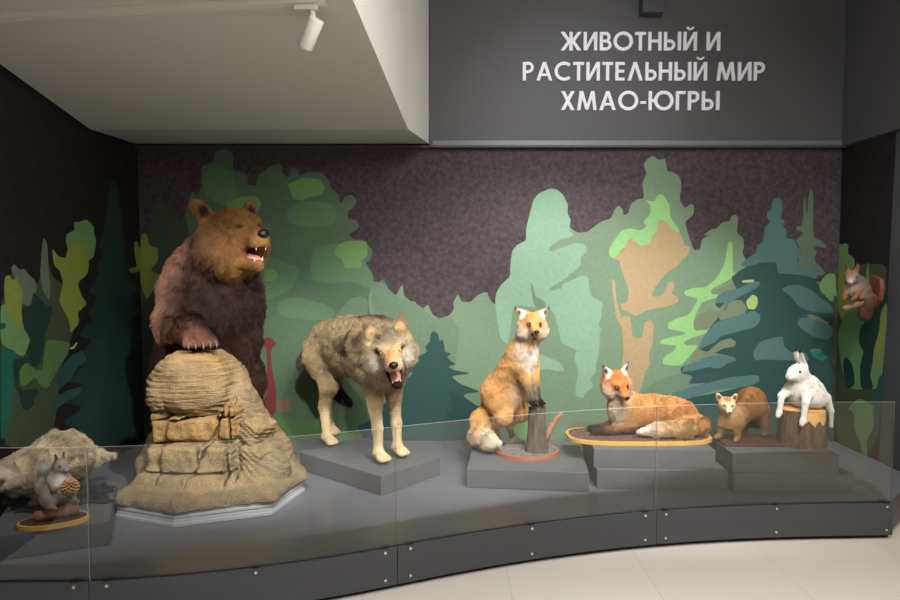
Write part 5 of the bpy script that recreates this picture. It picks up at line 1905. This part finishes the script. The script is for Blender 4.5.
def shaggy():
    B = Body()
    cb, gy, dk = (212, 194, 162), (166, 150, 126), (84, 66, 52)
    B.frame((0, 0, 0), (0, 0, 0), 0.84)
    B.C((-0.12, 0, 0.205), (0.20, 0, 0.185), 0.125, 0.115, cb, 0.060, 0.08, flow=(-0.8, 0, -0.5))
    B.E((-0.09, 0, 0.205), (0.15, 0.150, 0.138), cb, fur=0.060, k=0.08, flow=(-0.7, 0, -0.6))
    B.C((0.18, 0, 0.20), (0.31, 0, 0.20), 0.10, 0.07, gy, 0.045, 0.06, flow=(-1, 0, -0.3))
    B.C((-0.22, 0, 0.21), (-0.34, 0.0, 0.125), 0.060, 0.050, (214, 196, 164), 0.062, 0.05)
    B.C((-0.34, 0.0, 0.125), (-0.54, 0.0, 0.085), 0.050, 0.016, (220, 202, 168), 0.06, 0.03)
    for s in (-1, 1):
        B.C((-0.16, s * 0.085, 0.14), (-0.15, s * 0.10, 0.035), 0.062, 0.032, dk, 0.022, 0.05)
        B.C((-0.15, s * 0.10, 0.022), (-0.095, s * 0.10, 0.016), 0.028, 0.020, dk, 0.008, 0.02)
        B.C((0.18, s * 0.085, 0.14), (0.19, s * 0.095, 0.035), 0.058, 0.030, dk, 0.022, 0.05)
        B.C((0.19, s * 0.095, 0.022), (0.245, s * 0.095, 0.016), 0.028, 0.020, dk, 0.008, 0.02)
    B.frame((0.30, 0.0, 0.165), (0, 14, 10), 0.80)
    B.E((0, 0, 0), (0.085, 0.070, 0.062), (206, 196, 178), fur=0.018, k=0.04, flow=(-1, 0, 0.2))
    B.C((0.05, 0, -0.012), (0.12, 0, -0.03), 0.044, 0.024, (200, 188, 168), 0.008, 0.03, flow=(-1, 0, 0))
    for s in (-1, 1):
        B.C((-0.03, s * 0.055, 0.05), (-0.035, s * 0.066, 0.078), 0.030, 0.018, gy, 0.012, 0.015, flat=((1, s * 0.3, 0), 0.5), flow=(0, 0, 1))
        B.P((0.05, s * 0.035, 0.015), (0.05, 0.020, 0.022), (62, 50, 44), 0.6)
        B.B((0.066, s * 0.034, 0.018), 0.011)
    H = B.fr.copy()

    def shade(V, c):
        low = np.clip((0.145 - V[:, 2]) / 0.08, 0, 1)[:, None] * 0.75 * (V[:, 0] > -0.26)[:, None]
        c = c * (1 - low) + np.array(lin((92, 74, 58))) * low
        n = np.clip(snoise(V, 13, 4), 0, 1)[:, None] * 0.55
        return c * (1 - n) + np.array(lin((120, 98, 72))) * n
    B.shade = shade
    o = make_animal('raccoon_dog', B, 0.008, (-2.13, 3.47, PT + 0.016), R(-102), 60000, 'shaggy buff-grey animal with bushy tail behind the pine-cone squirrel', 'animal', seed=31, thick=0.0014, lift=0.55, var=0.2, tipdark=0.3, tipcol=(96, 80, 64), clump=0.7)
    face(o, H, (0.064, 0.034, 0.018), 0.008, (0.142, 0, -0.030), 0.014)


shaggy()


def black_cloth():
    nx, ny = 44, 30
    rs = np.random.RandomState(2)
    V, Fc = [], []
    for j in range(ny + 1):
        for i in range(nx + 1):
            u, v = i / nx, j / ny
            x, y = -0.215 + 0.43 * u, -0.06 + 0.30 * v
            e = min(u, 1 - u, v, 1 - v) * 6
            x += 0.018 * math.sin(9 * v + 1) * (1 - min(1, e)) + 0.012 * math.sin(23 * v)
            y += 0.018 * math.sin(8 * u + 2) * (1 - min(1, e)) + 0.012 * math.sin(19 * u)
            edge = min(1, e * 1.5)
            z = 0.009 + edge * max(0.0, 0.012 * math.sin(28 * u + 9 * v) + 0.010 * math.sin(41 * v - 13 * u + 1) + 0.006 * math.sin(60 * u + 20 * v)) + 0.030 * math.exp(-((u - 0.86) / 0.09) ** 2) * edge * (0.6 + 0.4 * math.sin(20 * v))
            V.append((x, y, z))
    n = len(V)
    for j in range(ny):
        for i in range(nx):
            a = j * (nx + 1) + i
            Fc.append((a, a + 1, a + nx + 2, a + nx + 1))
    V += [(x, y, z - 0.004) for x, y, z in V]
    Fc += [tuple(n + k for k in f[::-1]) for f in list(Fc)]
    rim = [i for i in range(nx + 1)] + [j * (nx + 1) + nx for j in range(1, ny + 1)] + [ny * (nx + 1) + i for i in range(nx - 1, -1, -1)] + [j * (nx + 1) for j in range(ny - 1, 0, -1)]
    for k in range(len(rim)):
        a, b = rim[k], rim[(k + 1) % len(rim)]
        Fc.append((b, a, n + a, n + b))
    o = mesh_obj('black_cloth', V, Fc, M['cloth'], None, True)
    o.location = (PMID.x, PMID.y + 0.02, PT - 0.002)
    o.rotation_euler = (0, 0, math.atan2(EXL.y, EXL.x))
    tag(o, 'crumpled black cloth spread under the shaggy animal', 'cloth')


black_cloth()


# squirrel on the side wall
def wall_squirrel():
    c = on_x(875.5, 291, XR - 0.02)
    root = empty('squirrel_plaque', (XR - 0.0025, c.y, c.z))
    tag(root, 'wooden wall plaque with a short branch under the wall squirrel', 'wall mount')
    # plaque: a diamond-ish board flat on the wall
    pts = [(-0.075, 0.02), (-0.06, 0.085), (0.035, 0.115), (0.085, -0.02), (0.0, -0.115), (-0.06, -0.06)]
    V = [(-0.004, y, z) for y, z in pts] + [(-0.030, y * 0.94, z * 0.94) for y, z in pts]
    n = len(pts)
    Fc = [tuple(range(n)), tuple(range(n, 2 * n))[::-1]] + [(i, n + i, n + (i + 1) % n, (i + 1) % n) for i in range(n)]
    me = mesh_obj('plaque', V, Fc, M['wood_plaque'], root)
    V, Fc = tube([(-0.028, -0.02, -0.05), (-0.10, -0.03, -0.068), (-0.19, -0.045, -0.095), (-0.265, -0.05, -0.118)], [0.026, 0.023, 0.021, 0.017], 12)
    mesh_obj('branch', V, Fc, M['log'], root, True)
    B = Body()
    g, w, r = (128, 114, 102), (196, 186, 174), (142, 90, 58)
    # local frame: +x forward, the wall behind
    B.frame((0, 0, 0), (0, 0, 0), 1.28)
    B.E((-0.01, 0, 0.055), (0.068, 0.052, 0.055), g, rot=(0, -18, 0), fur=0.014, k=0.03, flow=(-1, 0, -0.3))
    B.C((0.0, 0, 0.075), (0.055, 0, 0.105), 0.046, 0.034, g, 0.012, 0.03, flow=(-1, 0, -0.2))
    B.E((0.035, 0, 0.055), (0.035, 0.036, 0.042), w, fur=0.012, k=0.02)
    for s in (-1, 1):
        B.C((0.045, s * 0.030, 0.06), (0.085, s * 0.026, 0.012), 0.017, 0.010, r, 0.006, 0.012)
        B.C((0.085, s * 0.026, 0.010), (0.112, s * 0.020, 0.0), 0.010, 0.007, r, 0.003, 0.008)
        B.E((-0.02, s * 0.042, 0.035), (0.042, 0.022, 0.036), g, fur=0.010, k=0.02, flow=(-1, 0, -0.3))
        B.C((-0.005, s * 0.046, 0.015), (0.035, s * 0.034, 0.004), 0.013, 0.009, r, 0.004, 0.01)
    B.C((-0.045, 0.0, 0.04), (-0.030, 0.050, -0.005), 0.022, 0.028, (120, 84, 62), 0.024, 0.02)
    B.C((-0.030, 0.050, -0.005), (0.0, 0.045, -0.085), 0.030, 0.028, (84, 56, 44), 0.028, 0.02)
    B.C((0.0, 0.045, -0.085), (0.03, 0.045, -0.10), 0.024, 0.012, (70, 48, 40), 0.024, 0.015)
    B.frame((0.104, 0.004, 0.150), (0, 22, 10), 1.50)
    B.E((0, 0, 0), (0.034, 0.027, 0.028), g, fur=0.006, k=0.015, flow=(-1, 0, 0.1))
    B.C((0.02, 0, -0.006), (0.038, 0, -0.012), 0.017, 0.010, w, 0.003, 0.010, flow=(-1, 0, 0))
    B.P((0.012, 0, 0.027), (0.04, 0.02, 0.012), (156, 110, 80), 0.8)
    for s in (-1, 1):
        B.C((-0.010, s * 0.017, 0.022), (-0.016, s * 0.023, 0.050), 0.011, 0.005, (142, 88, 58), 0.016, 0.006, flat=((1, s * 0.4, 0), 0.5), flow=(0, 0, 1))
        B.B((0.018, s * 0.022, 0.006), 0.007)
    H = B.fr.copy()
    o = make_animal('squirrel', B, 0.004, (XR - 0.158, c.y - 0.012, c.z - 0.050), R(219), 26000, 'grey-brown squirrel mounted on the side wall at a short branch', 'squirrel', seed=33, thick=0.0009, lift=0.36, var=0.12, clump=0.35)
    face(o, H, (0.0165, 0.0220, 0.006), 0.0056, (0.0465, 0, -0.011), 0.0042)


wall_squirrel()
# ------------------------------------------------------------------ wall lettering, track lamp, box on the header
W = 0.17      # stroke width over cap height


def pbar(x0, y0, x1, y1, w=W):
    """stroke cut level at its ends"""
    L = math.hypot(x1 - x0, y1 - y0)
    hw = w * L / max(abs(y1 - y0), 1e-6) / 2
    return [[(x0 - hw, y0), (x0 + hw, y0), (x1 + hw, y1), (x1 - hw, y1)]]


def rect(x0, y0, x1, y1):
    return [[(x0, y0), (x1, y0), (x1, y1), (x0, y1)]]


def arc(cx, cy, rx, ry, a0, a1, w=W, n=26):
    out = []
    for i in range(n):
        t0, t1 = R(a0 + (a1 - a0) * i / n), R(a0 + (a1 - a0) * (i + 1) / n)
        out.append([(cx + rx * math.cos(t0), cy + ry * math.sin(t0)), (cx + rx * math.cos(t1), cy + ry * math.sin(t1)),
                    (cx + (rx - w) * math.cos(t1), cy + (ry - w) * math.sin(t1)), (cx + (rx - w) * math.cos(t0), cy + (ry - w) * math.sin(t0))])
    return out


def glyph(ch):
    v = lambda x: rect(x, 0, x + W, 1)
    if ch == 'Ж':
        return v(0.46) + pbar(0.09, 0, 0.46, 0.52) + pbar(0.09, 1, 0.46, 0.48) + pbar(1.0, 0, 0.63, 0.52) + pbar(1.0, 1, 0.63, 0.48), 1.09
    if ch in 'ИЙ':
        p = v(0) + v(0.56) + pbar(0.10, 0.0, 0.63, 1.0, 0.15)
        if ch == 'Й':
            p += arc(0.365, 1.28, 0.20, 0.17, 180, 360, 0.095, 14)
        return p, 0.73
    if ch == 'В':
        return v(0) + rect(W, 0.84, 0.32, 1) + rect(W, 0.43, 0.34, 0.58) + rect(W, 0, 0.34, 0.16) + arc(0.30, 0.715, 0.27, 0.285, -90, 90, 0.155) + arc(0.33, 0.29, 0.30, 0.29, -90, 90, 0.155), 0.63
    if ch == 'О':
        return arc(0.5, 0.5, 0.52, 0.52, 0, 360, W, 44), 1.0
    if ch == 'Т':
        return rect(0, 0.84, 0.58, 1) + v(0.205), 0.58
    if ch == 'Н':
        return v(0) + v(0.54) + rect(W, 0.43, 0.54, 0.59), 0.71
    if ch in 'ЫЬ':
        p = v(0) + rect(W, 0.44, 0.32, 0.59) + rect(W, 0, 0.32, 0.16) + arc(0.31, 0.295, 0.295, 0.295, -90, 90, 0.16)
        return (p + v(0.74), 0.91) if ch == 'Ы' else (p, 0.60)
    if ch == 'Р':
        return v(0) + rect(W, 0.84, 0.30, 1) + rect(W, 0.40, 0.30, 0.55) + arc(0.29, 0.70, 0.30, 0.30, -90, 90, 0.155), 0.60
    if ch == 'А':
        return pbar(0.10, 0, 0.44, 1) + pbar(0.78, 0, 0.44, 1) + rect(0.22, 0.24, 0.66, 0.38), 0.88
    if ch == 'Л':
        return pbar(0.10, 0, 0.42, 1) + pbar(0.74, 0, 0.42, 1), 0.84
    if ch == 'С':
        return arc(0.5, 0.5, 0.52, 0.52, 48, 312, W, 34), 0.86
    if ch == 'Е':
        return v(0) + rect(W, 0.84, 0.50, 1) + rect(W, 0.43, 0.48, 0.58) + rect(W, 0, 0.50, 0.16), 0.52
    if ch == 'М':
        return pbar(0.09, 0, 0.21, 1) + pbar(0.93, 0, 0.81, 1) + pbar(0.51, 0.02, 0.23, 1, 0.15) + pbar(0.51, 0.02, 0.79, 1, 0.15), 1.02
    if ch == 'Х':
        return pbar(0.10, 0, 0.62, 1) + pbar(0.62, 0, 0.10, 1), 0.72
    if ch == '-':
        return rect(0, 0.33, 0.30, 0.47), 0.30
    if ch == 'Ю':
        return v(0) + rect(W, 0.43, 0.34, 0.58) + arc(0.79, 0.5, 0.51, 0.52, 0, 360, W, 44), 1.29
    if ch == 'Г':
        return v(0) + rect(W, 0.84, 0.50, 1), 0.50
    return [], 0.34


def text_line(text, pxl, pxr, pyt, pyb, parent):
    yw = YB - 0.040
    a, b = on_y(pxl, pyb, yw), on_y(pxr, pyb, yw)
    top = on_y((pxl + pxr) / 2, pyt, yw)
    hgt = top.z - a.z
    gap = 0.13
    total = sum(glyph(ch)[1] + (gap if ch != ' ' else 0.05) for ch in text) - gap
    sx = (b.x - a.x) / (total * hgt)
    x = 0.0
    L = parent.location
    for ch in text:
        g, adv = glyph(ch)
        V, Fc = [], []
        for qi, q in enumerate(g):
            n = len(q)
            ar = sum(q[i][0] * q[(i + 1) % n][1] - q[(i + 1) % n][0] * q[i][1] for i in range(n))
            if ar < 0:
                q = q[::-1]
            i0 = len(V)
            V += [(a.x + (x + p[0]) * hgt * sx - L.x, yw - 0.014 - 0.00011 * (qi % 40) - L.y, a.z + p[1] * hgt - L.z) for p in q]
            V += [(v[0], yw - 0.0005 - L.y, v[2]) for v in V[i0:i0 + n]]
            Fc.append(tuple(range(i0, i0 + n)))
            Fc.append(tuple(range(i0 + n, i0 + 2 * n))[::-1])
            Fc += [(i0 + (k + 1) % n, i0 + k, i0 + n + k, i0 + n + (k + 1) % n) for k in range(n)]
        if V:
            mesh_obj('letter', V, Fc, M['letters'], parent)
        x += adv + (gap if ch != ' ' else 0.05)


c = on_y(640, 72, YB - 0.04)
sg = empty('sign_lettering', (c.x, c.y, c.z))
tag(sg, 'three lines of raised pale Cyrillic lettering on the grey wall', 'sign')
text_line('ЖИВОТНЫЙ И', 560.5, 719.5, 32.5, 51, sg)
text_line('РАСТИТЕЛЬНЫЙ МИР', 522.5, 764, 62.5, 81, sg)
text_line('ХМАО-ЮГРЫ', 560.5, 718.5, 91.5, 110.5, sg)

# small dark box at the top of the header
a, b = on_y(641, 14, YB - 0.10), on_y(663, 14, YB - 0.10)
bm = box_bm((a.x + b.x) / 2, YB - 0.092, a.z + 0.15, b.x - a.x, 0.10, 0.30, 0.006)
o = bm_obj('speaker_box', bm, M['wallgrey'])
tag(o, 'small dark box fixed to the grey wall above the lettering', 'speaker')

# lighting track under the dropped ceiling
def under(px, py):
    """point on the sloping underside"""
    d = ray(px, py)
    t = (e0.z - sl * e0.y - CAM_H) / (d.z - sl * d.y)
    return Vector((0, 0, CAM_H)) + d * t


t0, t1 = under(0, 17), under(290, 1.5)
dr = (t1 - t0)
dr.z = 0
dr.normalize()
ta = t0 - dr * 0.35
tb = t1 + dr * 0.16
hz = lambda y: e0.z + sl * (y - e0.y)
nrm = Vector((-dr.y, dr.x, 0))
track = empty('lighting_track', ((ta.x + tb.x) / 2, (ta.y + tb.y) / 2, hz((ta.y + tb.y) / 2)))
tag(track, 'white lighting track along the underside of the dropped ceiling', 'lighting track')


def rail(off0, off1, d0, d1, m, name):
    V = []
    for p in (ta, tb):
        for o_ in (off0, off1):
            for dz in (d0, d1):
                q = p + nrm * o_
                V.append(q + Vector((0, 0, hz(q.y) - q.z - dz)) - track.location)
    Fc = [(0, 1, 3, 2), (4, 6, 7, 5), (0, 4, 5, 1), (2, 3, 7, 6), (0, 2, 6, 4), (1, 5, 7, 3)]
    return mesh_obj(name, V, Fc, m, track)


rail(-0.036, 0.0, 0.001, 0.026, M['lampwhite'], 'rail_body')
rail(0.0, 0.007, 0.001, 0.012, M['wood_dark'], 'rail_slot')
rail(0.007, 0.014, 0.001, 0.024, M['lampwhite'], 'rail_lip')

M['lamp_glow'] = mat('lit_lamp_face', (255, 246, 228), 0.4, 0.2, emit=14.0)


def track_lamp():
    q = under(313, 2) - nrm * 0.02
    q.z = hz(q.y) - 0.028
    root = empty('track_lamp', q)
    tag(root, 'white cylinder spotlight hanging from the ceiling track', 'spotlight')
    k = q.y / F_PX
    bm = box_bm(-0.025, 0, -0.009, 0.10, 0.034, 0.022, 0.003, rot=(0, 0, math.atan2(dr.y, dr.x)))
    bm_obj('adapter', bm, M['lampwhite'], root)
    V, Fc = tube([(0.0, 0, -0.012), (0.004, 0, -0.045), (0.006, 0, -0.072)], [0.014, 0.013, 0.010], 16)
    mesh_obj('stem', V, Fc, M['lampwhite'], root, True)
    a = Vector((0.024, -0.012, -0.060))
    d = Vector((-0.50, 0.42, -0.78)).normalized()
    b = a + d * 0.135
    rr = 0.034
    path = [a, a + d * 0.003, b - d * 0.003, b]
    V, Fc = tube(path, [rr - 0.003, rr, rr, rr - 0.001], 36, cap=False)
    n = len(V)
    V2, F2 = tube([b, b - d * 0.012], [rr - 0.003, rr - 0.004], 36, cap=False)
    V += V2
    for i in range(36):
        Fc.append((3 * 36 + i, 3 * 36 + (i + 1) % 36, n + (i + 1) % 36, n + i))
    Fc += [tuple(n + j for j in f) for f in F2]
    Fc.append(tuple(range(36))[::-1])
    mesh_obj('lamp_head', V, Fc, M['lampwhite'], root, True)
    V, Fc = tube([b - d * 0.010, b - d * 0.0075], [rr - 0.0045, rr - 0.0045], 36)
    mesh_obj('lens', V, Fc, M['lamp_glow'], root)


track_lamp()
